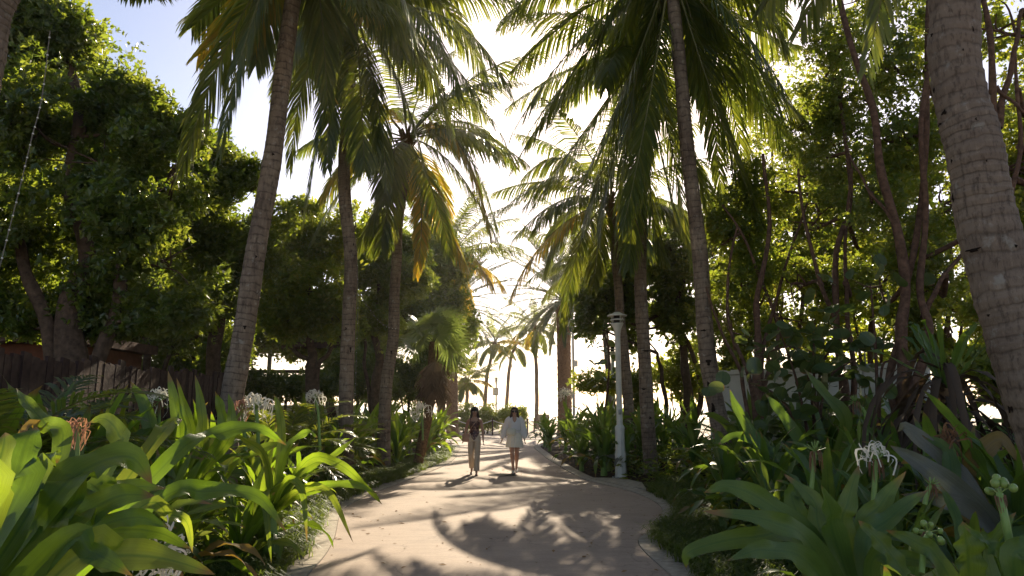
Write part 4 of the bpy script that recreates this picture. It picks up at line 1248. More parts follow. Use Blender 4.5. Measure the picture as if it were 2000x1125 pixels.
def leaf_set(mat, seed):
    r2 = np.random.default_rng(seed)
    out = {'in': [], 'mid': [], 'out': []}
    for k in range(6):
        out['in'].append(strap(1.0, 0.105 + 0.03 * r2.random(), 84, 62 - 40 * r2.random(), power=1.8, twist=r2.normal(0, .35), ph=k).mesh('upright_leaf', M[mat]))
    for k in range(8):
        out['mid'].append(strap(1.0, 0.105 + 0.03 * r2.random(), 74, 5 - 60 * r2.random(), power=1.4 + r2.random(), twist=r2.normal(0, .5), ph=k, fold=0.4).mesh('arching_leaf', M[mat]))
    for k in range(8):
        out['out'].append(strap(1.0, 0.10 + 0.03 * r2.random(), 56, -55 - 35 * r2.random(), power=0.9 + 0.6 * r2.random(), twist=r2.normal(0, .5), ph=k, fold=0.3, wave=0.03).mesh('hanging_leaf', M[mat]))
    return out


LS = {m: leaf_set(m, q) for q, m in enumerate(('crinum', 'crinum_shade', 'crinum_dry', 'crinum_grey'))}
stem_mesh = MB()
stem_mesh.tube(np.array([[0, 0, -0.15], [0, 0, 0.1], [0, 0, 0.34]]), [0.075, 0.07, 0.045], 9)
STEM = stem_mesh.mesh('lily_stem', M['stalk'])
NAMES = {'in': 'upright_leaf', 'mid': 'arching_leaf', 'out': 'hanging_leaf'}


def crinum(g, h, label, group, mats='crinum', n=(5, 8, 6), dry=0.06):
    """h: leaf length in metres."""
    root = empty('crinum_lily', g, label, 'lily', group)
    root.rotation_euler = (0, 0, rng.random() * 6.28)
    child('lily_stem', STEM, root, sc=(h * 0.9, h * 0.9, h * 0.75))
    k = 0
    for key, cnt in zip(('in', 'mid', 'out'), n):
        for _ in range(cnt):
            az = k * 2.39996 + rng.normal(0, 0.25)
            mt = mats
            if key == 'out' and rng.random() < dry * 3:
                mt = 'crinum_dry' if rng.random() < 0.6 else 'crinum_grey'
            me = LS[mt][key][rng.integers(len(LS[mt][key]))]
            z0 = {'in': 0.30, 'mid': 0.22, 'out': 0.14}[key] * h * (0.8 + 0.4 * rng.random())
            s = h * {'in': 0.92, 'mid': 1.0, 'out': 0.92}[key] * (0.8 + 0.35 * rng.random())
            child(NAMES[key], me, root, (0.03 * math.cos(az), 0.03 * math.sin(az), z0), (rng.normal(0, 0.10), rng.normal(0, 0.10), az), (s, s * (0.85 + 0.35 * rng.random()), s))
            k += 1
    return root


def scatter(xf0, xf1, y0, y1, n, dmin, seed, avoid=0.38):
    r2 = np.random.default_rng(seed)
    pts = []
    for _ in range(6000):
        if len(pts) >= n:
            break
        y = y0 + (y1 - y0) * r2.random()
        a, c = xf0(y), xf1(y)
        x = a + (c - a) * r2.random()
        if any((x - u) ** 2 + (y - v) ** 2 < dmin ** 2 for u, v in pts):
            continue
        if any((x - q[0]) ** 2 + (y - q[1]) ** 2 < avoid ** 2 for q in PALMS_AT):
            continue
        pts.append((x, y))
    return pts


zones = [
    ('dark arching lily in the lower left foreground', 'the bright corner lily', (100, 1100), 'lilies of the lower left foreground', lambda y: -0.72 * y - 0.6, lambda y: XL(y) - 0.75, 4.0, 6.6, 15, 0.46, 1.1, 'crinum', 21),
    ('arching lily before the wooden fence', 'the leaning palm trunk', (440, 900), 'lilies in front of the wooden fence', lambda y: -0.72 * y, lambda y: XL(y) - 1.3, 6.4, 9.6, 14, 0.75, 1.2, 'crinum', 22),
    ('lily at the left path edge', 'the second palm trunk', (672, 910), 'lilies at the left path edge', lambda y: XL(y) - 2.2, lambda y: XL(y) - 0.6, 7.2, 12.5, 14, 0.66, 1.0, 'crinum', 23),
    ('lily in the shade of the left trees', 'the leaning palm trunk', (440, 900), 'lilies behind the nearest left palm', lambda y: XL(y) - 6.5, lambda y: XL(y) - 2.0, 10.5, 15, 14, 0.95, 1.25, 'crinum', 24),
    ('lily in the sunny left bed', 'the walkers', (925, 925), 'lilies in the sunny left bed', lambda y: XL(y) - 2.6, lambda y: XL(y) - 0.75, 14, 21, 18, 0.72, 1.25, 'crinum', 25),
    ('lily at the far end of the left bed', 'the left date palm', (884, 853), 'lilies at the far end of the left bed', lambda y: XL(y) - 2.8, lambda y: XL(y) - 0.7, 21, 30, 15, 0.85, 1.35, 'crinum', 26),
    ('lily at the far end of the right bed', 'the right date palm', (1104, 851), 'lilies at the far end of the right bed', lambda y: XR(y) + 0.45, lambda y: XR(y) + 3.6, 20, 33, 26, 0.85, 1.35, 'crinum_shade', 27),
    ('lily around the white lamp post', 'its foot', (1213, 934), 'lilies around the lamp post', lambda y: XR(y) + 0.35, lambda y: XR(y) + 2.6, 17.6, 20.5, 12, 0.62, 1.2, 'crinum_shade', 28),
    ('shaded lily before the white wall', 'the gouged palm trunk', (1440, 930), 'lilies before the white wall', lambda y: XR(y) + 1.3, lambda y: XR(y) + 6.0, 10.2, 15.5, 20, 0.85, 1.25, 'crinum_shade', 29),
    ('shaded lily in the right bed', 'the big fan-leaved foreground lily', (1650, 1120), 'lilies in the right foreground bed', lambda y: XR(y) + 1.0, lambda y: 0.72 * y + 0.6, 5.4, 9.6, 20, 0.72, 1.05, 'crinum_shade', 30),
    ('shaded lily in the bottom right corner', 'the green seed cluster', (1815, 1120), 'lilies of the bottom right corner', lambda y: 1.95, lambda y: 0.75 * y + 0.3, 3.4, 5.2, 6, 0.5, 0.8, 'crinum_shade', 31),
]
ORD = ['', 'second ', 'third ', 'fourth ', 'fifth ', 'sixth ', 'seventh ', 'eighth ', 'ninth ', 'tenth ', 'eleventh ', 'twelfth ', 'thirteenth ', 'fourteenth ', 'fifteenth ', 'sixteenth ', 'seventeenth ', 'eighteenth ', 'nineteenth ', 'twentieth '] + [t + u for t in ('twenty-',) for u in ('first ', 'second ', 'third ', 'fourth ', 'fifth ', 'sixth ', 'seventh ', 'eighth ', 'ninth ')]


def to_px(p):
    r = np.asarray(p, float) - [0, 0, EYE]
    dep = r[1] * _ct + r[2] * _st
    return np.array([1000 + FPX * r[0] / dep, 562.5 - FPX * (r[2] * _ct - r[1] * _st) / dep])


for lab, anc, apx, grp, f0, f1, y0, y1, n, dm, h, mt, seed in zones:
    pts = [gbase(x, y) for x, y in scatter(f0, f1, y0, y1, n, dm, seed)]
    pts.sort(key=lambda p: np.linalg.norm(to_px(p) - apx))
    for k, g in enumerate(pts):
        crinum(g, h * (0.82 + 0.36 * rng.random()), f'{lab}, {ORD[k]}nearest to {anc}', grp, mt, n=(5, 8, 6) if g[1] < 16 else (4, 7, 5))

# --- foreground lilies whose leaves are laid out one by one
FACE = (0.1, -1, 0.35)


def hero(label, g, specs, mat):
    root = empty('crinum_lily', g, label, 'lily')
    child('lily_stem', STEM, root, sc=(1, 1, 0.9))
    for sp_ in specs:
        pts, wd = sp_[0], sp_[1]
        kw = sp_[2] if len(sp_) > 2 else {}
        m2 = kw.pop('mat', mat)
        p = track(pts)
        if kw.pop('root', True):
            p = np.vstack([[g + np.array([0, 0, 0.3])], p])
        strap_along(p, wd, kw.pop('face', FACE), root, g, m2, **kw)
    return root


g = np.array([-1.98, 2.25, 0.12])
hero('bright sunlit crinum lily in the bottom left corner with the longest broad leaves', g, [
    ([(75, 1010, 2.35), (150, 930, 2.5), (210, 897, 2.6), (262, 896, 2.7), (297, 945, 2.75)], 0.156, dict(fold=0.25)),
    ([(15, 1000, 2.25), (35, 920, 2.3), (52, 860, 2.35), (72, 834, 2.4)], 0.135, dict(fold=0.3)),
    ([(48, 980, 2.4), (78, 915, 2.45), (100, 885, 2.5), (112, 905, 2.55)], 0.107, {}),
    ([(-30, 1040, 2.1), (-20, 960, 2.1), (5, 880, 2.15), (10, 845, 2.2)], 0.123, {}),
    ([(95, 1060, 2.4), (165, 1005, 2.5), (235, 968, 2.6), (302, 968, 2.7)], 0.123, dict(fold=0.4)),
    ([(140, 1010, 2.6), (185, 970, 2.7), (222, 972, 2.75), (196, 1000, 2.75)], 0.098, dict(fold=0.2)),
    ([(150, 985, 2.8), (215, 955, 2.9), (265, 950, 3.0), (325, 954, 3.1)], 0.090, {}),
    ([(130, 1105, 2.2), (230, 1085, 2.3), (330, 1093, 2.4), (420, 1122, 2.5)], 0.107, dict(fold=0.5)),
    ([(120, 1060, 2.5), (220, 1035, 2.6), (310, 1040, 2.7), (372, 1072, 2.8)], 0.090, {}),
    ([(60, 1090, 2.3), (110, 1020, 2.4), (150, 960, 2.5), (160, 905, 2.6)], 0.09, {}),
    ([(20, 1060, 2.3), (70, 960, 2.4), (88, 900, 2.5)], 0.085, {}),
    ([(100, 1085, 2.4), (190, 1030, 2.5), (270, 1010, 2.6), (330, 1030, 2.7)], 0.085, {}),
    ([(90, 1090, 2.2), (180, 1080, 2.2), (260, 1125, 2.2)], 0.085, {}),
    ([(-40, 1000, 2.0), (-60, 930, 1.95), (-120, 880, 1.9)], 0.123, {})], 'crinum')
g = np.array([-2.35, 3.5, 0.2])
hero('crinum lily behind the bright corner leaves with a tall grey-green twisted leaf', g, [
    ([(120, 880, 3.6), (90, 830, 3.7), (55, 790, 3.8), (32, 758, 3.9)], 0.095, dict(twist=0.8)),
    ([(220, 900, 3.6), (232, 850, 3.7), (205, 818, 3.8), (175, 825, 3.8)], 0.103, {}),
    ([(290, 880, 3.8), (330, 830, 4.0), (356, 820, 4.1)], 0.103, {}),
    ([(330, 900, 3.6), (420, 850, 3.9), (500, 835, 4.1), (560, 870, 4.2)], 0.095, dict(fold=0.45)),
    ([(300, 985, 3.4), (400, 960, 3.6), (500, 968, 3.8), (560, 1040, 3.8)], 0.095, dict(fold=0.45)),
    ([(260, 1000, 3.3), (330, 1005, 3.4), (365, 1020, 3.5), (376, 1080, 3.5)], 0.069, {}),
    ([(40, 870, 3.6), (80, 835, 3.7), (115, 810, 3.8)], 0.077, dict(mat='crinum_dry'))], 'crinum')
g = np.array([-2.45, 7.6, 0.25])
hero('sunlit crinum lily spilling its leaves over the left path edge', g, [
    ([(600, 900, 7.5), (660, 905, 7.4), (720, 955, 7.3), (746, 985, 7.2)], 0.103, {}),
    ([(580, 960, 7.3), (640, 960, 7.2), (690, 1060, 7.0)], 0.095, {}),
    ([(560, 880, 7.6), (600, 845, 7.6), (620, 855, 7.6)], 0.095, {}),
    ([(590, 920, 7.6), (650, 890, 7.7), (700, 850, 7.8)], 0.095, {}),
    ([(560, 940, 7.2), (590, 960, 7.0), (600, 1060, 6.9)], 0.086, {}),
    ([(520, 900, 7.5), (480, 860, 7.4), (430, 840, 7.3)], 0.095, {}),
    ([(600, 960, 7.4), (680, 945, 7.3), (740, 965, 7.2)], 0.103, {}),
    ([(550, 870, 7.8), (545, 800, 7.8), (535, 770, 7.8)], 0.095, {}),
    ([(520, 960, 7.1), (520, 1000, 6.9), (530, 1100, 6.7)], 0.086, {})], 'crinum')
g = at(335, 905, 7.2)
g[2] = 0.36
hero('crinum lily with the tallest upright pointed leaves against the wooden fence', g, [
    ([(352, 860, 7.2), (342, 790, 7.2), (328, 724, 7.2)], 0.14, {}), ([(372, 860, 7.2), (362, 800, 7.2), (345, 738, 7.2)], 0.12, {}),
    ([(390, 860, 7.2), (392, 790, 7.2), (381, 732, 7.2)], 0.11, {}), ([(300, 860, 7.2), (282, 790, 7.2), (255, 745, 7.2)], 0.15, {}),
    ([(430, 860, 7.1), (432, 800, 7.1), (420, 764, 7.1)], 0.13, {}), ([(440, 870, 7), (452, 810, 7), (446, 768, 7)], 0.11, {}),
    ([(310, 880, 7.1), (330, 830, 7), (355, 818, 6.9)], 0.15, {}), ([(250, 880, 7.3), (240, 810, 7.3), (262, 758, 7.3)], 0.14, {})], 'crinum')
# right foreground
g = np.array([1.66, 3.3, -0.02])
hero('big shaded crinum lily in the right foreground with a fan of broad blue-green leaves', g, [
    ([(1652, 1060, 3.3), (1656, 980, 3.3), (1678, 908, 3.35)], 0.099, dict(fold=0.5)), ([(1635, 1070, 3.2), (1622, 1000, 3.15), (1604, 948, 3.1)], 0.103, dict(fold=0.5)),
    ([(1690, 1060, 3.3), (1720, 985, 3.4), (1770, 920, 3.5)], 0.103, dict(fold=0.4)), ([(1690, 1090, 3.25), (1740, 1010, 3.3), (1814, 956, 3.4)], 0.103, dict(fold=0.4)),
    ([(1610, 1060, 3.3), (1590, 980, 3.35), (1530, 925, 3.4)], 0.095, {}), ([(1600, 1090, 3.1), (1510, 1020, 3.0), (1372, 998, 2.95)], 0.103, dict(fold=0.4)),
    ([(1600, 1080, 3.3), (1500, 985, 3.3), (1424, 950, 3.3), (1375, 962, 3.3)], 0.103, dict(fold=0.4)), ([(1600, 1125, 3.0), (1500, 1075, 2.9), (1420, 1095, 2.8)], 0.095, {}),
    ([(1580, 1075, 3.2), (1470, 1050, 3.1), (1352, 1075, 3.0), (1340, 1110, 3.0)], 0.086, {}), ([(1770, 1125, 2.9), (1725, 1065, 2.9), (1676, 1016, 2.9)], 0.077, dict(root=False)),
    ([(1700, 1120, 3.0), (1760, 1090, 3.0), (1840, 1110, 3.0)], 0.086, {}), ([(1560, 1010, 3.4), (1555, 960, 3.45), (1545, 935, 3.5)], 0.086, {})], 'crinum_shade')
g = np.array([2.05, 3.0, 0.0])
hero('crinum lily in the bottom right corner with one broad pointed upright leaf', g, [
    ([(1893, 1125, 3), (1888, 1070, 3), (1880, 1018, 3)], 0.129, dict(root=False, base_w=0.9)), ([(1960, 1125, 2.9), (1930, 1065, 2.9), (1885, 1030, 2.9)], 0.060, {}),
    ([(1850, 1120, 2.9), (1790, 1060, 2.9), (1730, 1035, 2.9)], 0.077, {}), ([(1930, 1100, 3.1), (1940, 1050, 3.1), (1985, 1000, 3.1)], 0.086, {}), ([(1980, 1125, 2.8), (2000, 1070, 2.8), (2040, 1040, 2.8)], 0.103, {})], 'crinum_shade')
g = np.array([3.55, 5.3, 0.25])
hero('wilted crinum lily with thick grey striped leaves leaning against the near palm', g, [
    ([(1925, 1010, 5.2), (1850, 945, 5.2), (1790, 900, 5.3), (1738, 870, 5.4)], 0.17, dict(mat='crinum_grey', fold=0.7)),
    ([(1900, 960, 5.4), (1850, 905, 5.5), (1800, 860, 5.6), (1766, 832, 5.7), (1752, 845, 5.7)], 0.14, dict(mat='crinum_grey', fold=0.4)),
    ([(1890, 930, 5.6), (1930, 870, 5.6), (1960, 860, 5.6), (1990, 905, 5.6)], 0.16, dict(mat='crinum_dry')),
    ([(1960, 960, 5.4), (1915, 880, 5.5), (1880, 850, 5.5)], 0.15, {}), ([(1840, 960, 5.4), (1790, 900, 5.6), (1760, 905, 5.7)], 0.12, dict(mat='crinum_dry')),
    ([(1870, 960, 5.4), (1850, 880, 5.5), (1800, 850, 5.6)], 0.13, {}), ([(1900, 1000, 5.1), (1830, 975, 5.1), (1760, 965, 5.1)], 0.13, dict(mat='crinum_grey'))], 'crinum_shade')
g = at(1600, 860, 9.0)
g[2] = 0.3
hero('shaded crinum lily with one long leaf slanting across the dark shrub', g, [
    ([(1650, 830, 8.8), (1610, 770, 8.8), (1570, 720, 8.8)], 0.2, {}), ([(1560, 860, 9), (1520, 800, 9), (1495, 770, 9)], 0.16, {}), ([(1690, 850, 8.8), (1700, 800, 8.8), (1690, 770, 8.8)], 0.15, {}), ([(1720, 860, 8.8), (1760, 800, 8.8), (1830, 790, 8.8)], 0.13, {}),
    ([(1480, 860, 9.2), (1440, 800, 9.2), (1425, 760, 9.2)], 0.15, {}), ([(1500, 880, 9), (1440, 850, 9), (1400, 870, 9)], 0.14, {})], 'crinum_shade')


# --- clump of dead strap leaves at the right, before the thick palm
g = ground_at(1850, 8.2)
root = empty('withered_plant', g, 'heap of hanging dead brown strap leaves left of the thick near palm', 'plant')
for k in range(64):
    az = k * 2.4 + rng.normal(0, .3)
    hgt = 0.45 + 0.95 * (k / 64) + rng.normal(0, .08)
    d = dirv(az, 0)
    out_ = 0.45 + 0.5 * rng.random()
    p = np.array([g + [0, 0, hgt + 0.35], g + d * out_ * 0.5 + [0, 0, hgt + 0.45], g + d * out_ + [0, 0, hgt], g + d * out_ * 1.15 + [0, 0, max(0.05, hgt - 0.7 - 0.3 * rng.random())]])
    strap_along(p, 0.05 + 0.05 * rng.random(), d + [0, 0, 0.4], root, g, 'dead_leaf', fold=0.3, twist=rng.normal(0, .6), n=8, name='dead_leaf')
for k in range(16):
    az = k * 2.4
    d = dirv(az, R(35 + 40 * rng.random()))
    a_ = g + [0, 0, 1.45]
    strap_along(np.array([a_, a_ + d * 0.5, a_ + d * 0.9 + [0, 0, -0.08], a_ + d * 1.15 + [0, 0, -0.3]]), 0.07, [0, -0.3, 1], root, g, 'crinum_shade', n=8, twist=rng.normal(0, .3), name='green_leaf')
mb = MB()
mb.tube(np.array([[0, 0, -0.1], [0.03, 0, 0.8], [0, 0, 1.5]]), [0.12, 0.10, 0.06], 9)
mb.build('stem', M['fibre'], root)

# --- flower heads: a stalk, an umbel and curling petals
def flower_head(label, g, pix_stalk, size, kind, n=34, stalk_r=0.014, droop=0.5):
    root = empty('lily_flower', g, label, 'flower')
    p = spline(np.vstack([[g], track(pix_stalk)]), 16)
    mb = MB()
    mb.tube(p - g, np.linspace(stalk_r * 1.2, stalk_r, 16), 8)
    mb.build('flower_stalk', M['stalk'], root)
    top = p[-1]
    ax = nrm(p[-1] - p[-3])
    if kind in ('white', 'pink', 'brown', 'bud', 'mixed'):
        mb = MB()
        for k in range(14):
            d = nrm(ax * 0.8 + nrm(rng.normal(size=3)) * 0.75)
            mb.tube(np.array([top, top + d * size * 0.28, top + d * size * 0.55]) - g, [size * 0.022, size * 0.03, size * 0.02], 5)
        mb.build('bud', M['stalk'] if kind != 'brown' else M['withered'], root)
        if kind != 'bud':
            mb = MB()
            for k in range(n):
                d = nrm(ax * 0.7 + nrm(rng.normal(size=3)) * 0.9)
                c0 = top + d * size * 0.45
                hgt = size * (0.35 + 0.4 * rng.random())
                side_ = nrm(np.cross(d, rng.normal(size=3)))
                q = spline([c0, c0 + d * hgt * 0.5 + side_ * hgt * 0.25, c0 + d * hgt * 0.55 + side_ * hgt * 0.7, c0 + d * hgt * (0.15 - droop * 0.3) + side_ * hgt * 0.95 + [0, 0, -hgt * droop]], 8)
                wd = size * 0.034
                t = nrm(np.cross(np.gradient(q, axis=0), rng.normal(size=3))) * wd
                v = np.stack([q - t, q + t], 1)
                b_ = np.arange(7)[:, None] * 2
                mb.add(v - g, b_ + np.array([[0, 1, 3, 2]]), None, np.full((16, 2), rng.random()))
            mb.build('petal', M[{'white': 'petal', 'pink': 'petal_pink', 'brown': 'withered', 'mixed': 'petal'}[kind]], root)['kind'] = 'stuff'
        if kind in ('mixed', 'brown', 'bud'):
            mb = MB()
            for k in range(16):
                d = nrm(rng.normal(size=3) * [1, 1, 0.3])
                q = np.array([top, top + d * size * 0.25, top + d * size * 0.3 + [0, 0, -size * 0.3], top + d * size * 0.32 + [0, 0, -size * (0.6 + 0.4 * rng.random())]])
                mb.tube(q - g, [size * 0.02] * 3 + [size * 0.008], 4)
            mb.build('withered_petal', M['withered'], root)['kind'] = 'stuff'
    else:
        for k in range(9):
            d = nrm(ax * 0.6 + nrm(rng.normal(size=3)))
            c = top + d * size * (0.5 + 0.25 * rng.random())
            mb = MB()
            mb.tube(np.array([top, (top + c) / 2 + ax * 0.01, c]) - g, size * 0.035, 5)
            mb.ball(c - g, size * (0.14 + 0.07 * rng.random()), 10, 8, (1, 1, 1.1))
            mb.build('seed_pod', M['berry'], root)
        mb = MB()
        for k in range(8):
            d = nrm(rng.normal(size=3) * [1, 1, 0.2])
            q = np.array([top - ax * 0.01, top + d * size * 0.22 - ax * size * 0.15, top + d * size * 0.22 - ax * size * (0.6 + 0.5 * rng.random())])
            mb.tube(q - g, [size * 0.06, size * 0.05, size * 0.01], 5)
        mb.build('dry_sheath', M['withered'], root)
    return root


def fg(px, py, Y):
    p = at(px, py, Y)
    p[2] = max(p[2], float(HZ(p[0], p[1])))
    return p


flower_head('white spidery lily flower drooping low among the bright corner leaves', fg(150, 1075, 2.75), [(230, 1045, 2.8), (278, 1062, 2.85), (300, 1072, 2.85)], 0.13, 'white', 44, 0.018, 0.8)
flower_head('creamy white spider lily flower glowing beside the nearest left palm trunk', fg(505, 880, 8.2), [(503, 830, 8.2), (500, 800, 8.2)], 0.21, 'white', 50, 0.02)
flower_head('faded pink lily flower touching the nearest left palm trunk', fg(480, 880, 8.1), [(476, 830, 8.1), (472, 800, 8.1)], 0.14, 'pink', 34, 0.018, 0.9)
flower_head('pale round lily flower left of the second palm trunk', fg(625, 880, 11.5), [(622, 810, 11.5), (616, 780, 11.5)], 0.18, 'white', 50, 0.02)
flower_head('withered orange-brown lily flower head at the left over dark leaves', fg(150, 940, 4.4), [(151, 890, 4.4), (150, 842, 4.4)], 0.085, 'pink', 40, 0.012, 1.6)
flower_head('withered pinkish lily flower in front of the wooden fence planks', fg(310, 870, 7.4), [(311, 810, 7.4), (310, 785, 7.4)], 0.17, 'mixed', 30, 0.014)
flower_head('small yellow-green lily bud cluster right of the creamy flower', fg(548, 870, 9), [(547, 815, 9), (546, 803, 9)], 0.2, 'bud', 20, 0.014)
flower_head('pale lily flower in the sunny left bed by the walkers', fg(826, 860, 17), [(825, 815, 17), (824, 808, 17)], 0.3, 'white', 40, 0.02)
flower_head('pale lily flower at the beach end of the right bed', fg(1106, 840, 26), [(1106, 790, 26), (1105, 774, 26)], 0.36, 'white', 40, 0.02)
flower_head('white curled lily flower on a straight green stalk in the right foreground', fg(1706, 985, 4.2), [(1709, 930, 4.2), (1710, 898, 4.2)], 0.125, 'mixed', 26, 0.013)
flower_head('spent green lily head on a stalk left of the white curled flower', fg(1582, 985, 4.6), [(1588, 920, 4.6), (1592, 882, 4.6)], 0.13, 'bud', 20, 0.013)
flower_head('lily seed head with a brown sheath on a bright stalk at the right edge', fg(1985, 1135, 2.9), [(1976, 1080, 2.9), (1962, 1010, 2.9), (1952, 965, 2.95)], 0.085, 'seed', 9, 0.014)
flower_head('cluster of round green lily seeds hanging low at the bottom right', fg(1800, 1120, 2.9), [(1806, 1060, 2.95), (1814, 1040, 3.0)], 0.072, 'seed', 9, 0.010)
flower_head('dry brown lily head on a leaning stalk before the thick near palm', fg(1930, 940, 5.6), [(1885, 895, 5.6), (1862, 865, 5.6)], 0.16, 'brown', 26, 0.012)
flower_head('small green lily head above the cluster of round seeds', fg(1806, 985, 3.6), [(1812, 960, 3.6), (1818, 948, 3.6)], 0.08, 'bud', 10, 0.010)
flower_head('tall yellow-green lily bud in front of the white wall', fg(1692, 850, 8.6), [(1690, 810, 8.6), (1672, 786, 8.6)], 0.17, 'bud', 10, 0.022)


# ------------------------------------------------------------------ low grass border along both path edges
def grass_border(edge, sgn, y0, y1, wid, n, name, lmin=0.16):
    dense = edge[(edge[:, 1] > 3.9) & (edge[:, 1] < 35)]
    dense = dense[(dense[:, 1] > y0) & (dense[:, 1] < y1)]
    t = nrm(np.gradient(dense, axis=0))
    nn = np.stack([t[:, 1], -t[:, 0]], -1) * sgn
    m = 150
    k = rng.integers(len(dense), size=n)
    off = 0.30 + wid * rng.random(n) ** 1.1
    cen = dense[k] + nn[k] * off[:, None] + rng.normal(size=(n, 2)) * 0.04
    if sgn > 0:            # keep the lamp's concrete pad clear
        onpad = (cen[:, 1] > 14.6) & (cen[:, 1] < 17.4) & (cen[:, 0] < 3.15)
        cen = cen[~onpad]
        n = len(cen)
    z = HZ(cen[:, 0], cen[:, 1])
    nb = 20
    N = n * nb
    P = np.repeat(np.c_[cen, z], nb, 0) + rng.normal(size=(N, 3)) * [0.05, 0.05, 0]
    az = rng.random(N) * 2 * np.pi
    L_ = (lmin + 0.16 * rng.random(N))
    d = np.stack([np.cos(az), np.sin(az), 0 * az], -1)
    up = np.array([0, 0, 1.0])
    spread = (0.25 + 0.55 * rng.random(N))
    q1 = P + (up * 0.6 + d * (spread * 0.4)[:, None]) * L_[:, None]
    q2 = P + (up * 0.75 + d * (spread * 1.0)[:, None]) * L_[:, None]
    q3 = P + (up * 0.55 + d * (spread * 1.6)[:, None]) * L_[:, None]
    w = np.cross(d, up) * 0.0065
    V = np.stack([P - w, P + w, q1 - w, q1 + w, q2 - w * .8, q2 + w * .8, q3], 1)
    b_ = (np.arange(N) * 7)[:, None]
    mb = MB()
    mb.add(V, np.concatenate([b_ + np.array([[0, 1, 3, 2]]), b_ + np.array([[2, 3, 5, 4]])]), b_ + np.array([[4, 5, 6]]), np.repeat(np.stack([rng.random(N), rng.random(N)], -1)[:, None], 7, 1))
    o = mb.build(name, M['grass'], smooth=False)
    return o


tag(grass_border(LE, -1, 5.0, 30, 0.75, 2000, 'border_grass'), 'dark narrow-leaved border grass along the left path edge', 'grass', kind='stuff')
tag(grass_border(RE, 1, 5.0, 17.0, 0.85, 1500, 'border_grass'), 'dark narrow-leaved border grass along the right path edge', 'grass', kind='stuff')

# fallen leaves on the beds and a few on the path
mb = MB()
n = 5200
y = 3 + 24 * rng.random(n) ** 1.3
lft = rng.random(n) < 0.5
off = np.where(rng.random(n) < 0.07, -2.0 * rng.random(n), 0.35 + 6 * rng.random(n))
x = np.where(lft, XL(y) - off, XR(y) + off)
z = np.maximum(HZ(x, y), 0.002) + 0.012
z = np.where(off < 0, 0.006, z)
az = rng.random(n) * 6.28
L_ = (0.03 + 0.09 * rng.random(n) ** 2)[:, None] * np.where(off < 0, 0.5, 1)[:, None]
a = np.stack([np.cos(az), np.sin(az), rng.normal(0, .12, n)], -1)
s = np.stack([-np.sin(az), np.cos(az), rng.normal(0, .2, n)], -1)
P = np.stack([x, y, z], -1)
V = np.stack([P - a * L_, P - s * L_ * .35 + [0, 0, .004], P + a * L_, P + s * L_ * .35 + [0, 0, .004]], 1)
b_ = (np.arange(n) * 4)[:, None]
mb.add(V, b_ + np.array([[0, 1, 2, 3]]), None, np.repeat(rng.random(n)[:, None, None] * np.ones((1, 1, 2)), 4, 1))
tag(mb.build('leaf_litter', M['litter'], smooth=False), 'dry brown fallen leaves scattered on the beds and path', 'leaf litter', kind='stuff')

# low dark ground plants that fill the shade between the lilies
def filler(name, lab, fx0, fx1, y0, y1, ntw, mat, hmax):
    y = y0 + (y1 - y0) * rng.random(ntw)
    a_, c_ = fx0(y), fx1(y)
    x = a_ + (c_ - a_) * rng.random(ntw)
    z = HZ(x, y) + 0.03 + hmax * rng.random(ntw) ** 1.6
    p = np.stack([x, y, z], -1)
    k = 6
    nL = ntw * k
    P = np.repeat(p, k, 0) + rng.normal(size=(nL, 3)) * 0.05
    a_ = nrm(rng.normal(size=(nL, 3)) * [1, 1, 0.5] + [0, 0, 0.25])
    nn = nrm(np.cross(a_, rng.normal(size=(nL, 3))) + [0, 0, 0.8])
    s_ = nrm(np.cross(a_, nn))
    ln = (0.10 + 0.14 * rng.random(nL))[:, None]
    wd = ln * 0.14
    V = np.stack([P, P + a_ * ln * .45 - s_ * wd, P + a_ * ln + [0, 0, -0.02], P + a_ * ln * .45 + s_ * wd], 1)
    b_ = (np.arange(nL) * 4)[:, None]
    mb = MB()
    mb.add(V, b_ + np.array([[0, 3, 2, 1]]), None, np.repeat(np.stack([rng.random(nL)] * 2, -1)[:, None], 4, 1))
    return tag(mb.build(name, M[mat], smooth=False), lab, 'ground cover', kind='stuff')


filler('ground_cover', 'dark leafy ground cover between the lilies of the left bed', lambda y: -0.75 * y - 2, lambda y: XL(y) - 0.9, 3.5, 20, 5200, 'leaf_dark', 0.5)
filler('ground_cover', 'dark leafy ground cover between the lilies of the right bed', lambda y: XR(y) + 0.9, lambda y: 0.75 * y + 2, 3.2, 20, 5200, 'leaf_dark', 0.5)


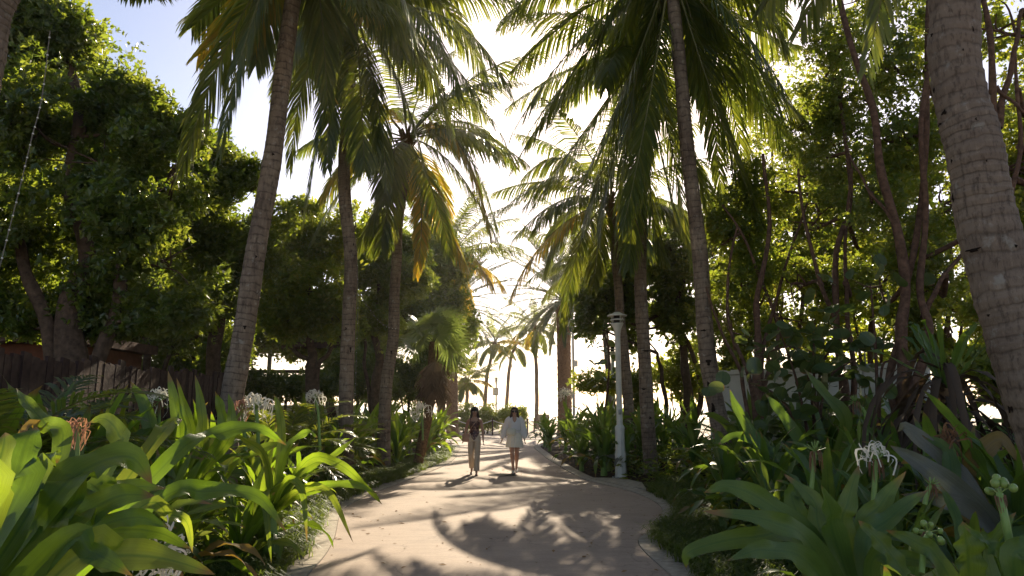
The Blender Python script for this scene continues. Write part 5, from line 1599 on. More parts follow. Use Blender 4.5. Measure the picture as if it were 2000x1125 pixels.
# ------------------------------------------------------------------ lamp posts
def lamp_post(label, g, H=3.95, sign=False, n=24):
    g = np.asarray(g, float)
    root = empty('lamp_post', g, label, 'street lamp', 'white lamp posts beside the path')
    k = H / 3.95
    mb = MB()
    mb.lathe([(0.15, -0.05), (0.15, 0.05), (0.138, 0.07), (0.132, 0.55), (0.118, 0.62), (0.112, 1.12), (0.118, 1.14), (0.118, 1.19), (0.098, 1.22), (0.075, 1.25), (0.071, 2.2), (0.066, 3.40), (0.072, 3.41), (0.072, 3.43)], n=8)
    mb.build('post', M['white_paint'], root, smooth=False).scale = (1, 1, k)
    mb = MB()
    mb.lathe([(0.066, 3.36), (0.074, 3.46), (0.098, 3.57), (0.138, 3.66), (0.150, 3.68), (0.150, 3.70), (0.08, 3.705)], n=n)
    mb.build('lamp_cup', M['white_paint'], root).scale = (1, 1, k)
    mb = MB()
    mb.lathe([(0.08, 3.69), (0.08, 3.78), (0.08, 3.93)], n=n)
    mb.build('lamp_glass', M['iron'], root).scale = (1, 1, k)
    mb = MB()
    mb.lathe([(0.085, 3.785), (0.168, 3.765), (0.178, 3.78), (0.16, 3.80), (0.085, 3.815)], n=n)
    mb.build('lamp_ring', M['white_paint'], root).scale = (1, 1, k)
    for q in range(4):
        a = q * 1.571 + 0.4
        mb = MB()
        mb.tube([[0.14 * math.cos(a), 0.14 * math.sin(a), 3.71], [0.15 * math.cos(a), 0.15 * math.sin(a), 3.88]], 0.010, 6)
        mb.build('bracket', M['white_paint'], root).scale = (1, 1, k)
    mb = MB()
    mb.lathe([(0.085, 3.895), (0.225, 3.870), (0.245, 3.880), (0.235, 3.90), (0.12, 3.94), (0.07, 3.975), (0.0, 3.985)], n=n)
    mb.build('lamp_hat', M['white_paint'], root).scale = (1, 1, k)
    mb = MB()
    for q in range(6):
        a = q * 1.047
        mb.lathe([(0.02, 0.0), (0.02, 0.03), (0.0, 0.035)], (0.19 * math.cos(a), 0.19 * math.sin(a), 0.012), 6)
    mb.lathe([(0.22, -0.03), (0.22, 0.012), (0.14, 0.014)], n=8)
    mb.build('base_plate', M['metal'], root)
    if not sign:
        mb = MB()
        mb.box((0, -0.072, 1.55), (0.07, 0.008, 0.12))
        mb.build('inspection_plate', M['metal'], root)
    return root


lamp_post('white lamp post with a flared cup head standing nearest, right of the path', np.append(gnd(1213, 934)[:2], 0.0))
pb = at(1199, 800, 27.5)
lamp_post('white lamp post farther back, half hidden behind the nearest one', [pb[0], pb[1], 0.1])
pb = at(969, 820, 60)
lamp_far = lamp_post('small far lamp post carrying a white sign before the dune shrubs', [pb[0], pb[1], 0.15], 4.1, True)
# white notice fixed on the far post: its own thing
sp_ = at(968, 766, 59.85)
mb = MB()
mb.box((0, 0, 0.05), (0.46, 0.05, 0.62))
sg = mb.build('notice_sign', M['white_paint'], smooth=False, origin=(0, 0, 0))
sg.location = Vector(sp_)
tag(sg, 'small white notice sign fixed to the far lamp post', 'sign')
mb = MB()
mb.box((0, -0.03, 0.30), (0.40, 0.012, 0.05)); mb.box((0, -0.03, -0.20), (0.5, 0.03, 0.05))
mb.build('sign_band', M['metal'], sg, smooth=False)

# thin pole with a box, right of the date palm
pp = at(1121, 800, 45)
mb = MB()
mb.tube([[0, 0, -0.2], [0, 0, 4], [0, 0, 9.2]], [0.09, 0.08, 0.06], 10)
pole = mb.build('utility_pole', M['metal'])
pole.location = (pp[0], pp[1], 0.0)
tag(pole, 'thin pale pole with a small box, just right of the stout date palm', 'pole')
mb = MB()
mb.box((0.14, -0.05, at(1125, 710, 45)[2]), (0.26, 0.24, 0.40))
mb.build('junction_box', M['white_paint'], pole, smooth=False)

# rope barrier before the dune shrubs
rb0 = at(885, 826, 47)
rope = empty('rope_barrier', (rb0[0], rb0[1], 0.0), 'white rope barrier drooping in front of the far dune shrubs', 'barrier')
px_posts = [(845, 47), (893, 47), (962, 47), (1030, 47.5), (1043, 50)]
tops = []
for px, Y in px_posts:
    x = at(px, 815, Y)[0]
    mb = MB()
    mb.tube(np.array([[x, Y, -0.1], [x + 0.01, Y, 0.55], [x, Y, 1.05]]) - [rb0[0], rb0[1], 0], [0.05, 0.045, 0.05], 8)
    mb.build('post', M['wood'], rope)
    tops.append(np.array([x, Y, 0.95]))
for a, c in zip(tops[:-1], tops[1:]):
    s = np.linspace(0, 1, 12)[:, None]
    q = a + (c - a) * s + np.array([0, 0, -1]) * (0.28 * 4 * s * (1 - s))
    mb = MB()
    mb.tube(q - [rb0[0], rb0[1], 0], 0.03, 6)
    mb.build('rope', M['rope'], rope)
bp = at(1062, 826, 62)
mb = MB()
mb.lathe([(0.42, 0), (0.46, 0.5), (0.48, 0.95), (0.50, 0.97), (0.50, 1.02), (0.40, 1.03), (0.38, 0.7), (0.0, 0.68)], n=16)
o = mb.build('beach_bin', M['twine'])
o.location = (bp[0], bp[1], 0.2)
tag(o, 'pale squat bin standing far off on the sand, left of the tallest thin palm', 'bin')
mb = MB()
mb.lathe([(0.495, 0.30), (0.505, 0.31), (0.505, 0.40), (0.495, 0.41)], n=16)
mb.build('hoop', M['metal'], o)

# dune shrubs
for q, (px, w, h, Y) in enumerate([(868, 26, 20, 52), (905, 34, 26, 51), (945, 30, 26, 50), (985, 32, 24, 50), (1012, 16, 18, 50.5)]):
    bb = at(px, 815, Y)
    bb[2] = 0.1
    labs = ['first clump from the left', 'broad clump next to the short bushy far palm', 'yellow-topped clump left of the signposted lamp', 'tall clump right of the signposted lamp', 'small end clump by the rope posts']
    tree('dune shrub behind the rope barrier, ' + labs[q], bb, [([bb - [0, 0, .1], bb + [0, 0, .5], bb + [0.1, 0, 1.0]], 0.06, 0.02), ([bb + [.2, 0, -.1], bb + [.5, 0, .6], bb + [.7, 0, 1.0]], 0.05, 0.02)],
         [(bb + [0, 0, 0.75], (w * Y / FPX, 0.9, 0.75)), (bb + [0.2, 0.3, 1.25], (w * Y / FPX * 0.7, 0.7, h * Y / FPX * 0.75))], 420, 7, 0.24, ['leaf_mid', 'leaf_yel'][q in (2, 3)], 0.30, thr=-0.4, group='dune shrubs', name='dune_shrub', cat='shrub', hollow=0.5, up=1.2)

# ------------------------------------------------------------------ fence, wall, buildings
fx = -5.55
fence = empty('wooden_fence', (fx, 11, 0), 'dark brown plank fence behind the left bed', 'fence')
pl = [MB() for _ in range(4)]
PL = []
for q, m_ in enumerate(pl):
    x, y, z = 0.02, 0.068, 1.98 + 0.035 * q
    v = np.array([[-x, -y, 0], [x, -y, 0], [x, y, 0], [-x, y, 0], [-x, -y, z], [x, -y, z], [x, y, z - 0.02], [-x, y, z - 0.02]])
    m_.add(v, [[0, 3, 2, 1], [4, 5, 6, 7], [0, 1, 5, 4], [1, 2, 6, 5], [2, 3, 7, 6], [3, 0, 4, 7]])
    PL.append(m_.mesh('plank', M['wood'], smooth=False))
woods = []
for q, c in enumerate([(0.065, 0.038, 0.03), (0.05, 0.028, 0.024), (0.085, 0.052, 0.04), (0.042, 0.025, 0.02)]):
    woods.append(plain('fence_wood_tone', c, 0.8, 0.2, 0.45, 9, bmp=0.4))
    PL[q].materials[0] = woods[q]
for k in range(58):
    y = 6.6 + k * 0.146
    child('plank', PL[rng.integers(4)], fence, (rng.normal(0, 0.004), y - 11, 0.22 + rng.normal(0, 0.012)), (rng.normal(0, .006), 0, rng.normal(0, 0.02)))
for z in (0.6, 1.7):
    mb = MB()
    mb.box((-0.07, -0.15, z), (0.05, 8.6, 0.10))
    mb.build('rail', M['wood'], fence, smooth=False)

wa, wb = at(1385, 720, 16.5), at(1840, 700, 12.9)
wdir = nrm(wb[:2] - wa[:2])
wl = np.linalg.norm(wb[:2] - wa[:2])
wrz = math.atan2(wdir[1], wdir[0])
wall = empty('garden_wall', (wa[0], wa[1], 0), 'white panelled garden wall behind the trees on the right', 'wall', rz=wrz)
npan = int(wl / 1.15)
for k in range(npan):
    mb = MB()
    mb.box((k * 1.15 + 0.57, 0, 1.18), (1.13, 0.14, 2.36))
    mb.build('panel', M['off_white'], wall, smooth=False)
mb = MB()
mb.box((npan * 1.15 / 2, 0, 2.42), (npan * 1.15 + 0.2, 0.26, 0.10))
mb.build('coping', M['off_white'], wall, smooth=False)

hp = at(40, 700, 17)
house = empty('garden_house', (hp[0], hp[1], 0), 'low reddish brown house glimpsed under the huge tree at the far left', 'house')
mb = MB(); mb.box((0, 0, 1.5), (4.2, 3, 3.0)); mb.build('wall', M['roof'], house, smooth=False)
mb = MB(); mb.box((0, -0.2, 3.12), (4.8, 3.8, 0.22)); mb.build('roof', M['wood'], house, smooth=False)
mb = MB(); mb.box((-0.6, -1.52, 1.9), (0.9, 0.06, 1.1)); w_ = mb.build('window', M['metal'], house, smooth=False)
mb = MB(); mb.box((-0.6, -1.56, 1.9), (0.74, 0.03, 0.94)); mb.build('pane', M['iron'], w_, smooth=False)
mb = MB(); mb.box((1.6, -2.4, 2.05), (1.8, 0.1, 0.5)); mb.build('parapet', M['off_white'], house, smooth=False)

pv = at(575, 740, 30)
pav = empty('beach_pavilion', (pv[0], pv[1], 0), 'open flat-roofed pavilion glimpsed under the sunlit tree on the left', 'pavilion')
mb = MB(); mb.box((0, 0, 4.15), (5.0, 3.2, 0.22)); mb.build('roof', M['wood'], pav, smooth=False)
for x in (-2.3, -0.6, 1.0, 2.3):
    mb = MB(); mb.box((x, -1.4, 2.0), (0.13, 0.13, 4.1)); mb.build('post', M['off_white'], pav, smooth=False)
mb = MB(); mb.box((0, -1.4, 3.1), (4.7, 0.08, 0.14)); mb.build('rail', M['wood'], pav, smooth=False)
mb = MB(); mb.box((0, 1.3, 0.9), (5.0, 0.2, 1.8)); mb.build('wall', M['off_white'], pav, smooth=False)

# cords with small bulbs strung between the trees
def string_light(label, pts, nb):
    p = spline(pts, 60)
    o3 = p[0]
    mb = MB()
    mb.tube(p - o3, 0.0045, 5)
    o = mb.build('string_light', M['twine'])
    o.location = Vector(o3)
    tag(o, label, 'string lights', 'light strings hung in the trees')
    bm_ = MB()
    bm_.ball((0, 0, -0.012), 0.009, 8, 6)
    me = bm_.mesh('bulb', M['bulb'])
    for k in range(nb):
        q = p[int((k + 0.5) / nb * 59)]
        child('bulb', me, o, Vector(q - o3))
    return o


string_light('pale cord hanging steeply at the far left in front of the huge tree', track([(98, 60, 6.2), (82, 190, 6.1), (62, 270, 6.0), (38, 370, 5.9), (10, 480, 5.8), (-30, 640, 5.7)]), 22)
string_light('pale light cord sagging between the second and third left palm trunks', track([(690, 440, 15.3), (700, 560, 15.8), (728, 612, 16.8), (752, 636, 17.6), (776, 642, 18.3)]), 16)
string_light('fine cord running down the right side of the second left palm trunk', track([(695, 430, 15.05), (699, 560, 15.05), (696, 700, 15.05), (692, 800, 15.05), (689, 880, 15.05)]), 20)


# ------------------------------------------------------------------ people
def skin_obj(chains, mat, sub=2):
    """Grow one continuous surface over joints: chains = list of lists of (key, xyz, (rx, ry)); shared keys weld chains together."""
    keys, pos, rad, edges = {}, [], [], []
    for ch in chains:
        prev = None
        for key, p, r_ in ch:
            if key not in keys:
                keys[key] = len(pos)
                pos.append(p)
                rad.append(r_)
            i_ = keys[key]
            if prev is not None:
                edges.append((prev, i_))
            prev = i_
    me = bpy.data.meshes.new('tmp')
    me.from_pydata([tuple(p) for p in pos], edges, [])
    o = bpy.data.objects.new('tmp', me)
    COL.objects.link(o)
    md = o.modifiers.new('skin', 'SKIN')
    md.use_smooth_shade = True
    sv = me.skin_vertices[0].data
    for i_, r_ in enumerate(rad):
        sv[i_].radius = r_
        sv[i_].use_root = False
    seen = set()
    adj = {}
    for a, c in edges:
        adj.setdefault(a, []).append(c); adj.setdefault(c, []).append(a)
    for i_ in range(len(pos)):
        if i_ in seen:
            continue
        sv[i_].use_root = True
        st = [i_]
        while st:
            x = st.pop()
            if x in seen:
                continue
            seen.add(x)
            st += adj.get(x, [])
    ms = o.modifiers.new('sub', 'SUBSURF')
    ms.levels = ms.render_levels = sub
    dg = bpy.context.evaluated_depsgraph_get()
    ev = o.evaluated_get(dg)
    m2 = ev.to_mesh()
    nv = len(m2.vertices)
    v = np.zeros(nv * 3); m2.vertices.foreach_get('co', v)
    quads, tris = [], []
    for p in m2.polygons:
        vs = list(p.vertices)
        (quads if len(vs) == 4 else tris).append(vs)
    ev.to_mesh_clear()
    bpy.data.objects.remove(o, do_unlink=True)
    return v.reshape(-1, 3), quads, tris


def loft(mb, rings, n=24, mod=None, close=False):
    """rings: (centre, rx, ry); mod(theta, k) scales the radius."""
    N = len(rings)
    th = np.linspace(0, 2 * np.pi, n + 1)
    V = []
    for k, (c, rx, ry) in enumerate(rings):
        m_ = mod(th, k / (N - 1)) if mod else 1.0
        V.append(np.stack([c[0] + rx * m_ * np.cos(th), c[1] + ry * m_ * np.sin(th), c[2] + 0 * th], -1))
    V = np.array(V)
    i_, j_ = np.meshgrid(np.arange(N - 1), np.arange(n), indexing='ij')
    b_ = i_ * (n + 1) + j_
    mb.add(V, np.stack([b_, b_ + 1, b_ + n + 2, b_ + n + 1], -1).reshape(-1, 4), None, np.stack(np.broadcast_arrays(th[None] / 6.283, np.linspace(0, 1, N)[:, None]), -1))


def smooth_rings(rings, n):
    c = spline([r_[0] for r_ in rings], n)
    rr = spline([(r_[1], r_[2], 0) for r_ in rings], n)
    return [(c[k], rr[k][0], rr[k][1]) for k in range(n)]


SKIN = plain('tanned_skin', (0.40, 0.22, 0.14), 0.5, 0.4, 0.08, 20)
SKIN2 = plain('light_tanned_skin', (0.46, 0.26, 0.17), 0.5, 0.4, 0.08, 20)
HAIR = plain('dark_brown_hair', (0.035, 0.018, 0.011), 0.45, 0.5, 0.4, 60)
HAIR2 = plain('brown_hair', (0.05, 0.026, 0.014), 0.45, 0.5, 0.5, 60)
BLACK = plain('black_cloth', (0.015, 0.013, 0.013), 0.7, 0.3)
LENS = plain('dark_lens', (0.01, 0.008, 0.008), 0.08, 0.6)
EYE_W = plain('eye_white', (0.7, 0.68, 0.65), 0.3)
LIP = plain('lips', (0.36, 0.11, 0.09), 0.4)
BEIGE = plain('beige_trousers', (0.50, 0.41, 0.30), 0.85, 0.2, 0.10, 14, bmp=0.2)
BAG1 = plain('tan_leather', (0.42, 0.24, 0.15), 0.5, 0.4, 0.15, 12)
BAG2 = plain('pale_green_white_leather', (0.62, 0.62, 0.52), 0.5, 0.4, 0.08, 12)
CREAM = plain('cream_skirt', (0.76, 0.71, 0.58), 0.85, 0.2, 0.06, 12)
SHOE = plain('white_shoe', (0.70, 0.68, 0.62), 0.6, 0.3)
SANDAL = plain('brown_sandal', (0.12, 0.06, 0.04), 0.6, 0.3)
SHIRT = leaf_mat('thin_white_cotton', [(0.82, 0.81, 0.80), (0.83, 0.82, 0.81)], [(0.75, 0.72, 0.68), (0.75, 0.72, 0.68)], 0.25, 0.9, 0.1)


def pattern_mat():
    m, nt, N, L, b = new_mat('dark_patterned_silk')
    t = N.new('ShaderNodeTexCoord')
    n = noise(N, L, 22, 3, 0.6, t.outputs['Object'])
    c = ramp(N, L, n, [(0.42, (0.035, 0.010, 0.010)), (0.55, (0.09, 0.02, 0.018)), (0.64, (0.30, 0.20, 0.12))])
    L.new(c, b.inputs['Base Color'])
    b.inputs['Roughness'].default_value = 0.45
    return m


PATT = pattern_mat()


def make_body(root, J, mat):
    """J: joint positions. One continuous skin from crown to toes, fingers rooted inside the palms."""
    J = {k: np.asarray(v, float) for k, v in J.items()}
    rt = [('pel', J['pel'], (.125, .095)), ('bel', J['bel'], (.105, .08)), ('waist', J['waist'], (.095, .072)), ('chest', J['chest'], (.12, .095)), ('upch', J['upch'], (.115, .075)), ('nb', J['nb'], (.055, .05)), ('nt', J['nt'], (.045, .047)),
          ('jaw', J['jaw'], (.052, .062)), ('hd', J['hd'], (.072, .088)), ('br', J['br'], (.076, .093)), ('tp', J['tp'], (.05, .06))]
    ch = [rt, [('jaw', None, None), ('chin', J['jaw'] + [0, -.06, -.035], (.022, .02))], [('hd', None, None), ('nose', J['hd'] + [0, -.108, -.006], (.012, .014))]]
    for s in ('l', 'r'):
        ch.append([('upch', None, None), (s + 'sh', J[s + 'sh'], (.05, .048)), (s + 'ua', J[s + 'sh'] * .55 + J[s + 'el'] * .45, (.041, .043)), (s + 'el', J[s + 'el'], (.034, .034)), (s + 'fa', J[s + 'el'] * .6 + J[s + 'wr'] * .4, (.034, .032)), (s + 'wr', J[s + 'wr'], (.023, .019)), (s + 'pm', J[s + 'pm'], (.033, .019))])
        ch.append([('pel', None, None), (s + 'hip', J[s + 'hip'], (.082, .088)), (s + 'th', J[s + 'hip'] * .5 + J[s + 'kn'] * .5, (.076, .08)), (s + 'kn', J[s + 'kn'], (.054, .056)), (s + 'ca', J[s + 'kn'] * .66 + J[s + 'an'] * .34 + [0, .018, 0], (.056, .06)), (s + 'la', J[s + 'kn'] * .25 + J[s + 'an'] * .75, (.034, .036)), (s + 'an', J[s + 'an'], (.031, .034)), (s + 'ft', J[s + 'ft'], (.036, .026)), (s + 'to', J[s + 'to'], (.034, .016))])
    known = {}
    for c in ch:
        for i_, (k_, p, r_) in enumerate(c):
            if p is None:
                c[i_] = (k_, *known[k_])
            else:
                known[k_] = (p, r_)
    v, q, t = skin_obj(ch, mat, 2)
    mb = MB()
    mb.add(v, q, t)
    fing = []
    for s in ('l', 'r'):
        w, p = J[s + 'wr'], J[s + 'pm']
        d = nrm(p - w)
        sd = nrm(np.cross(d, [1.0 if s == 'r' else -1.0, 0, 0]))
        inn = nrm(np.cross(sd, d))
        for k, (o_, L_) in enumerate([(-.024, .062), (-.008, .072), (.008, .068), (.023, .055)]):
            b0 = p + sd * o_ * 0.8 - d * .01
            fing.append([(s + 'f%d0' % k, b0, (.009, .009)), (s + 'f%d1' % k, b0 + d * (.02 + L_ * .45), (.0088, .0088)), (s + 'f%d2' % k, b0 + d * (.02 + L_ * .78) + inn * .010, (.008, .008)), (s + 'f%d3' % k, b0 + d * (.02 + L_) + inn * .026, (.0065, .0065))])
        b0 = w * .45 + p * .55 - sd * .018
        fing.append([(s + 't0', b0, (.012, .012)), (s + 't1', b0 - sd * .026 + d * .024, (.010, .010)), (s + 't2', b0 - sd * .032 + d * .052 + inn * .006, (.008, .008))])
    v, q, t = skin_obj(fing, mat, 1)
    mb.add(v, q, t)
    o = mb.build('body', mat, root)
    for sx in (-1, 1):
        m_ = MB(); m_.ball(J['hd'] + [sx * .031, -.079, .022], .013, 8, 6)
        e = m_.build('eye', EYE_W, o)
        m_ = MB(); m_.ball(J['hd'] + [sx * .031, -.0895, .022], .006, 6, 5)
        m_.build('iris', HAIR, e)
        m_ = MB(); m_.tube([J['hd'] + [sx * .05, -.076, .047], J['hd'] + [sx * .032, -.088, .052], J['hd'] + [sx * .014, -.091, .047]], .005, 5)
        m_.build('eyebrow', HAIR, o)
        m_ = MB(); m_.ball(J['hd'] + [sx * .078, .008, .0], .026, 8, 6, (.35, .7, 1.1))
        m_.build('ear', mat, o)
    m_ = MB(); m_.ball(J['jaw'] + [0, -.066, .012], .024, 10, 6, (1, .4, .42))
    m_.build('mouth', LIP, o)
    return o


def hair(root, c, zend, mat, span=125, n=64, spread=1.0, rad=0.013, seed=1):
    r2 = np.random.default_rng(seed)
    mb = MB()
    ph = np.linspace(0, np.pi * 0.62, 9)
    th = np.linspace(0, 2 * np.pi, 25)
    v = np.stack([c[0] + .088 * np.sin(ph)[:, None] * np.cos(th), c[1] + 0.018 + .106 * np.sin(ph)[:, None] * np.sin(th), np.repeat(c[2] + .045 + .088 * np.cos(ph)[:, None], 25, 1)], -1)
    front = (v[..., 1] < c[1] - .055) & (v[..., 2] < c[2] + .07)
    i_, j_ = np.meshgrid(np.arange(8), np.arange(24), indexing='ij')
    b_ = i_ * 25 + j_
    keep = ~(front[:-1, :-1] | front[1:, 1:])
    mb.add(v, np.stack([b_ + 25, b_ + 26, b_ + 1, b_], -1)[keep])
    for k in range(n):
        f = R(-span + 2 * span * (k + r2.random()) / n)
        s_, co = math.sin(f), math.cos(f)
        ze = zend + r2.normal(0, .025) + 0.05 * (co < 0.2) * 0
        q = spline([[c[0] + .02 * s_, c[1] + .01 * co, c[2] + .135], [c[0] + .083 * s_, c[1] + .015 + .095 * co, c[2] + .075], [c[0] + .093 * s_, c[1] + .025 + .09 * co, c[2] - .03], [c[0] + (.11 * spread) * s_ + r2.normal(0, .008), c[1] + .03 + .075 * co, (c[2] - .05 + ze) / 2], [c[0] + (.115 * spread) * s_ + r2.normal(0, .012), c[1] + .02 + .07 * co, ze]], 14)
        mb.tube(q, np.concatenate([np.linspace(rad * .6, rad, 6), np.linspace(rad, rad * .35, 8)]), 5)
    return mb.build('hair', mat, root)


# --- walker in beige trousers
ga = np.append(gnd(926, 927)[:2], 0.0)
A = empty('person', ga, 'woman walking in a dark patterned handkerchief top, beige trousers and a dark cap', 'person')
JA = dict(pel=(0, 0, .93), bel=(0, .005, 1.03), waist=(0, .005, 1.11), chest=(0, -.005, 1.23), upch=(0, .005, 1.335), nb=(0, .012, 1.405), nt=(0, 0, 1.455), jaw=(0, -.022, 1.495), hd=(0, -.005, 1.535), br=(0, .0, 1.575), tp=(0, .008, 1.625),
          lsh=(-.155, .01, 1.345), lel=(-.225, .05, 1.10), lwr=(-.262, -.03, .895), lpm=(-.272, -.05, .84), rsh=(.155, .01, 1.345), rel=(.205, .04, 1.08), rwr=(.222, -.02, .855), rpm=(.226, -.035, .79),
          lhip=(-.082, .0, .875), lkn=(-.085, .04, .49), lan=(-.072, .21, .125), lft=(-.072, .15, .055), lto=(-.072, .08, .018), rhip=(.082, .0, .875), rkn=(.075, -.08, .50), ran=(.066, -.17, .085), rft=(.068, -.25, .035), rto=(.07, -.33, .022))
make_body(A, JA, SKIN)
hair(A, (0, 0, 1.545), 1.36, HAIR, 128, 56, 0.95, .012, 3)
mb = MB()
ph = np.linspace(0, np.pi * .5, 8)
mb.lathe([(.103, .04), (.106, .055), (.100, .085), (.078, .118), (.04, .138), (0.0, .143)], (0, .012, 1.535), 24)
cap = mb.build('cap', BLACK, A)
mb = MB()
th = np.linspace(R(205), R(335), 13)
inn_ = np.stack([.098 * np.cos(th), .012 + .105 * np.sin(th), 1.585 + 0 * th], -1)
out_ = np.stack([.115 * np.cos(th), .01 + .185 * np.sin(th), 1.572 - .012 * np.abs(np.cos(th))], -1)
v = np.vstack([inn_, out_, inn_ + [0, 0, .008], out_ + [0, 0, .006]])
q = []
for k in range(12):
    q += [[k, k + 1, 14 + k, 13 + k], [26 + k, 39 + k, 40 + k, 27 + k], [13 + k, 14 + k, 40 + k, 39 + k]]
mb.add(v, q)
mb.build('brim', BLACK, cap)
mb = MB()
# top: bandeau body with a pointed handkerchief hem at the front
th = np.linspace(0, 2 * np.pi, 33)
front = np.clip(-np.sin(th), 0, 1) ** 1.5
hem = 1.02 - .17 * front * (1 - np.abs(np.cos(th))) - 0.02 * np.abs(np.sin(th * 4))
rows = []
for f in np.linspace(0, 1, 9):
    z = 1.315 + (hem - 1.315) * f
    rx = np.interp(z, [.85, .95, 1.03, 1.11, 1.23, 1.32], [.158, .15, .125, .110, .136, .132])
    ry = np.interp(z, [.85, .95, 1.03, 1.11, 1.23, 1.32], [.135, .125, .10, .088, .116, .098])
    fl = 1 + 0.03 * np.sin(th * 6) * f
    rows.append(np.stack([rx * fl * np.cos(th), ry * fl * np.sin(th), z], -1))
V = np.array(rows)
i_, j_ = np.meshgrid(np.arange(8), np.arange(32), indexing='ij')
b_ = i_ * 33 + j_
mb.add(V, np.stack([b_ + 33, b_ + 34, b_ + 1, b_], -1).reshape(-1, 4))
mb.build('patterned_top', PATT, A)
for sx in (-1, 1):
    mb = MB()
    mb.tube(spline([(sx * .085, -.095, 1.30), (sx * .10, -.075, 1.36), (sx * .105, .01, 1.40), (sx * .09, .085, 1.32)], 14), .007, 5)
    mb.build('shoulder_strap', BLACK, A)
mb = MB()
fold = lambda th, k: 1 + 0.03 * np.sin(th * 5 + k * 4) * k
loft(mb, smooth_rings([((0, .003, 1.06), .112, .09), ((0, .003, .98), .142, .112), ((0, .003, .89), .162, .122), ((0, 0, .82), .160, .118)], 9), 28, fold)
for s, sx in (('l', -1), ('r', 1)):
    h_, k_, a_ = (np.array(JA[s + x]) for x in ('hip', 'kn', 'an'))
    loft(mb, smooth_rings([(h_ + [0, 0, .05], .082, .108), ((h_ * .6 + k_ * .4), .084, .10), (k_, .072, .082), ((k_ + a_) / 2, .070, .078), (a_ + [0, .01, .02], .078 if s == 'r' else .062, .086 if s == 'r' else .07)], 16), 22, fold)
mb.build('beige_trousers', BEIGE, A)
for s in ('l', 'r'):
    f_, t_, a_ = (np.array(JA[s + x]) for x in ('ft', 'to', 'an'))
    mb = MB()
    mb.tube(np.array([a_ + [0, .03, -.075], f_ + [0, 0, -.018], t_ + [0, -.03, -.006]]), [.03, .042, .03], 10, squash=.4)
    mb.build('sandal', SANDAL, A)


def bag(label, loc, w, h, d, mat, strap_pts, round_=True):
    loc = np.asarray(loc, float)
    mb = MB()
    rings = [((0, 0, -h / 2), w * .36, d * .36), ((0, 0, -h * .46), w * .47, d * .48), ((0, 0, -.05 * h), w * .5, d * .5), ((0, 0, .38 * h), w * .46, d * .44), ((0, 0, .5 * h), w * .36, d * .25), ((0, 0, .505 * h), w * .02, d * .02)]
    loft(mb, [((0, 0, -h * .5), .001, .001)] + rings, 20)
    o = mb.build('handbag', mat)
    o.location = Vector(loc)
    tag(o, label, 'bag')
    mb = MB()
    loft(mb, [((0, -.006, .05 * h), w * .49, d * .55), ((0, -.006, .35 * h), w * .48, d * .53), ((0, -.004, .52 * h), w * .38, d * .3)], 20)
    mb.build('flap', mat, o)
    mb = MB()
    mb.tube(spline(np.asarray(strap_pts, float) - loc, 24), .007, 5)
    mb.build('strap', mat, o)
    return o


bag('small tan shoulder bag at the hip of the woman in beige trousers', ga + [-.205, -.05, .90], .21, .19, .09, BAG1, [ga + [-.17, -.02, .98], ga + [-.08, -.125, 1.15], ga + [.06, -.105, 1.33], ga + [.11, .01, 1.395], ga + [.0, .115, 1.2], ga + [-.2, .02, .98]])

# --- walker in white shirt and skirt
gb = np.append(gnd(1005, 923)[:2], 0.0)
B = empty('person', gb, 'woman with long dark hair and sunglasses in a loose white shirt and pleated cream skirt', 'person')
JB = dict(pel=(0, 0, .93), bel=(0, .005, 1.03), waist=(0, .005, 1.11), chest=(0, -.005, 1.23), upch=(0, .005, 1.335), nb=(0, .012, 1.405), nt=(0, 0, 1.455), jaw=(0, -.022, 1.495), hd=(0, -.005, 1.535), br=(0, .0, 1.575), tp=(0, .008, 1.625),
          lsh=(-.16, .01, 1.345), lel=(-.25, .04, 1.09), lwr=(-.315, -.06, .87), lpm=(-.33, -.085, .81), rsh=(.16, .01, 1.345), rel=(.23, .05, 1.085), rwr=(.255, .0, .86), rpm=(.262, -.015, .80),
          lhip=(-.078, .0, .875), lkn=(-.062, -.06, .49), lan=(-.035, -.08, .085), lft=(-.04, -.16, .035), lto=(-.045, -.235, .022), rhip=(.078, .0, .875), rkn=(.06, .03, .50), ran=(.05, .16, .12), rft=(.052, .10, .06), rto=(.056, .03, .018))
make_body(B, JB, SKIN2)
hair(B, (0, 0, 1.545), 1.25, HAIR2, 134, 72, 1.12, .014, 5)
mb = MB()
for sx in (-1, 1):
    m3 = MB()
    m3.ball((sx * .034, -.098, 1.556), .030, 14, 8, (1, .22, .9))
    ln_ = m3
    mb.v += ln_.v; mb.uv += ln_.uv; mb.q += [x + mb.n for x in ln_.q]; mb.n += ln_.n
    mb.tube([(sx * .062, -.092, 1.562), (sx * .08, -.04, 1.562), (sx * .082, .02, 1.56)], .004, 5)
mb.tube([(-.01, -.104, 1.562), (0, -.107, 1.565), (.01, -.104, 1.562)], .004, 5)
mb.build('sunglasses', LENS, B)
mb = MB()
wr = lambda th, k: 1 + 0.035 * np.sin(th * 7 + k * 9) + 0.02 * np.sin(th * 13 - k * 5)
th = np.linspace(0, 2 * np.pi, 37)
rows = []
for f in np.linspace(0, 1, 15):
    neck = 1.415 - 0.14 * np.clip(-np.sin(th), 0, 1) ** 14 - .05 * np.abs(np.cos(th)) ** 4 * 0
    z = neck + (1.005 - neck) * f
    rx = np.interp(z, [1.0, 1.06, 1.14, 1.25, 1.32, 1.37, 1.42], [.150, .165, .165, .172, .185, .145, .075])
    ry = np.interp(z, [1.0, 1.06, 1.14, 1.25, 1.32, 1.37, 1.42], [.118, .135, .132, .138, .118, .092, .065])
    m_ = 1 + (0.03 * np.sin(th * 7 + f * 9) + .02 * np.sin(th * 12 - f * 5)) * min(1, f * 2)
    rows.append(np.stack([rx * m_ * np.cos(th), ry * m_ * np.sin(th), z], -1))
V = np.array(rows)
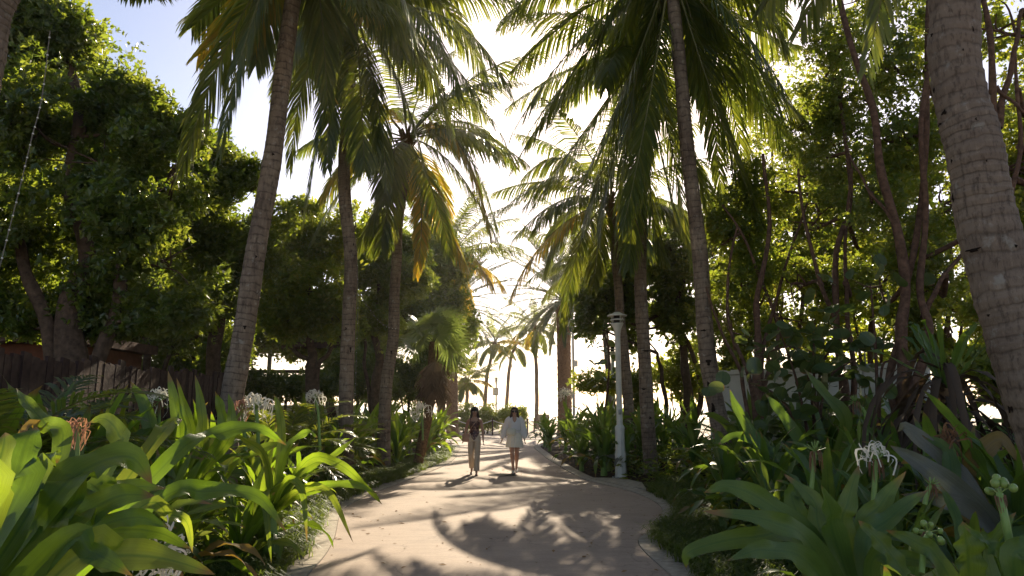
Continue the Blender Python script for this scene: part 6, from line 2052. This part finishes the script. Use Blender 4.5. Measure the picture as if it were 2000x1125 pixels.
i_, j_ = np.meshgrid(np.arange(14), np.arange(36), indexing='ij')
b_ = i_ * 37 + j_
mb.add(V, np.stack([b_ + 37, b_ + 38, b_ + 1, b_], -1).reshape(-1, 4))
shirt = mb.build('white_shirt', SHIRT, B)
for s, sx in (('l', -1), ('r', 1)):
    sh, el, wr_ = (np.array(JB[s + x]) for x in ('sh', 'el', 'wr'))
    mb = MB()
    p = spline([sh + [-sx * .05, 0, .03], sh, (sh + el) / 2 + [sx * .01, 0, 0], el + [sx * .012, 0, 0], (el + wr_) / 2 + [sx * .01, 0, -.01], wr_ + [0, 0, .035], wr_ + [0, 0, .0]], 22)
    r_ = spline([(.06, 0, 0), (.074, 0, 0), (.078, 0, 0), (.086, 0, 0), (.092, 0, 0), (.06, 0, 0), (.032, 0, 0)], 22)[:, 0]
    mb.tube(p, r_ * (1 + 0.05 * np.sin(np.arange(22) * 1.7)), 18, cap=False)
    mb.build('sleeve', SHIRT, shirt)
mb = MB()
for k in range(4):
    mb.ball((0.004, -.142 + 0.004 * k, 1.21 - .06 * k), .008, 6, 5)
mb.build('button', SHOE, shirt)
mb = MB()
pleat = lambda th, k: 1 + (0.02 + 0.03 * k) * np.sin(th * 18)
loft(mb, [((0, 0, 1.075), .122, .098), ((0, 0, 1.03), .140, .110), ((0, 0, .93), .178, .138), ((0, 0, .80), .205, .165), ((0, 0, .69), .222, .182), ((0, 0, .645), .226, .186)], 144, pleat)
mb.build('pleated_skirt', CREAM, B)
mb = MB()
loft(mb, [((0, 0, 1.085), .124, .100), ((0, 0, 1.05), .139, .110)], 30)
mb.build('waistband', CREAM, B)
for s in ('l', 'r'):
    f_, t_, a_ = (np.array(JB[s + x]) for x in ('ft', 'to', 'an'))
    mb = MB()
    mb.tube(np.array([a_ + [0, .045, -.05], a_ + [0, .01, -.04], f_ + [0, 0, .0], t_ + [0, -.005, .004], t_ + [0, -.04, .0]]), [.03, .042, .044, .038, .02], 12, squash=.7)
    mb.build('white_shoe', SHOE, B)
bag('small white half-round bag worn at the waist of the woman in the pleated skirt', gb + [-.085, -.20, 1.045], .23, .17, .09, BAG2, [gb + [-.19, -.17, 1.06], gb + [-.17, -.02, 1.10], gb + [0, .15, 1.12], gb + [.16, .02, 1.10], gb + [.10, -.13, 1.07], gb + [.02, -.19, 1.09]])


# ------------------------------------------------------------------ haze volume, added to imitate the glow round the sun
HAZE = 0.00045
hm = bpy.data.materials.new('haze_air')
hm.use_nodes = True
hm.node_tree.nodes.remove(hm.node_tree.nodes['Principled BSDF'])
pv_ = hm.node_tree.nodes.new('ShaderNodeVolumePrincipled')
pv_.inputs['Color'].default_value = (1.0, 0.97, 0.93, 1)
pv_.inputs['Density'].default_value = HAZE
pv_.inputs['Anisotropy'].default_value = 0.75
hm.node_tree.links.new(pv_.outputs[0], hm.node_tree.nodes['Material Output'].inputs['Volume'])
mb = MB()
mb.box((0, 3500, 7.25), (14000, 9000, 17.5))
tag(mb.build('haze', hm, smooth=False), kind='stuff')
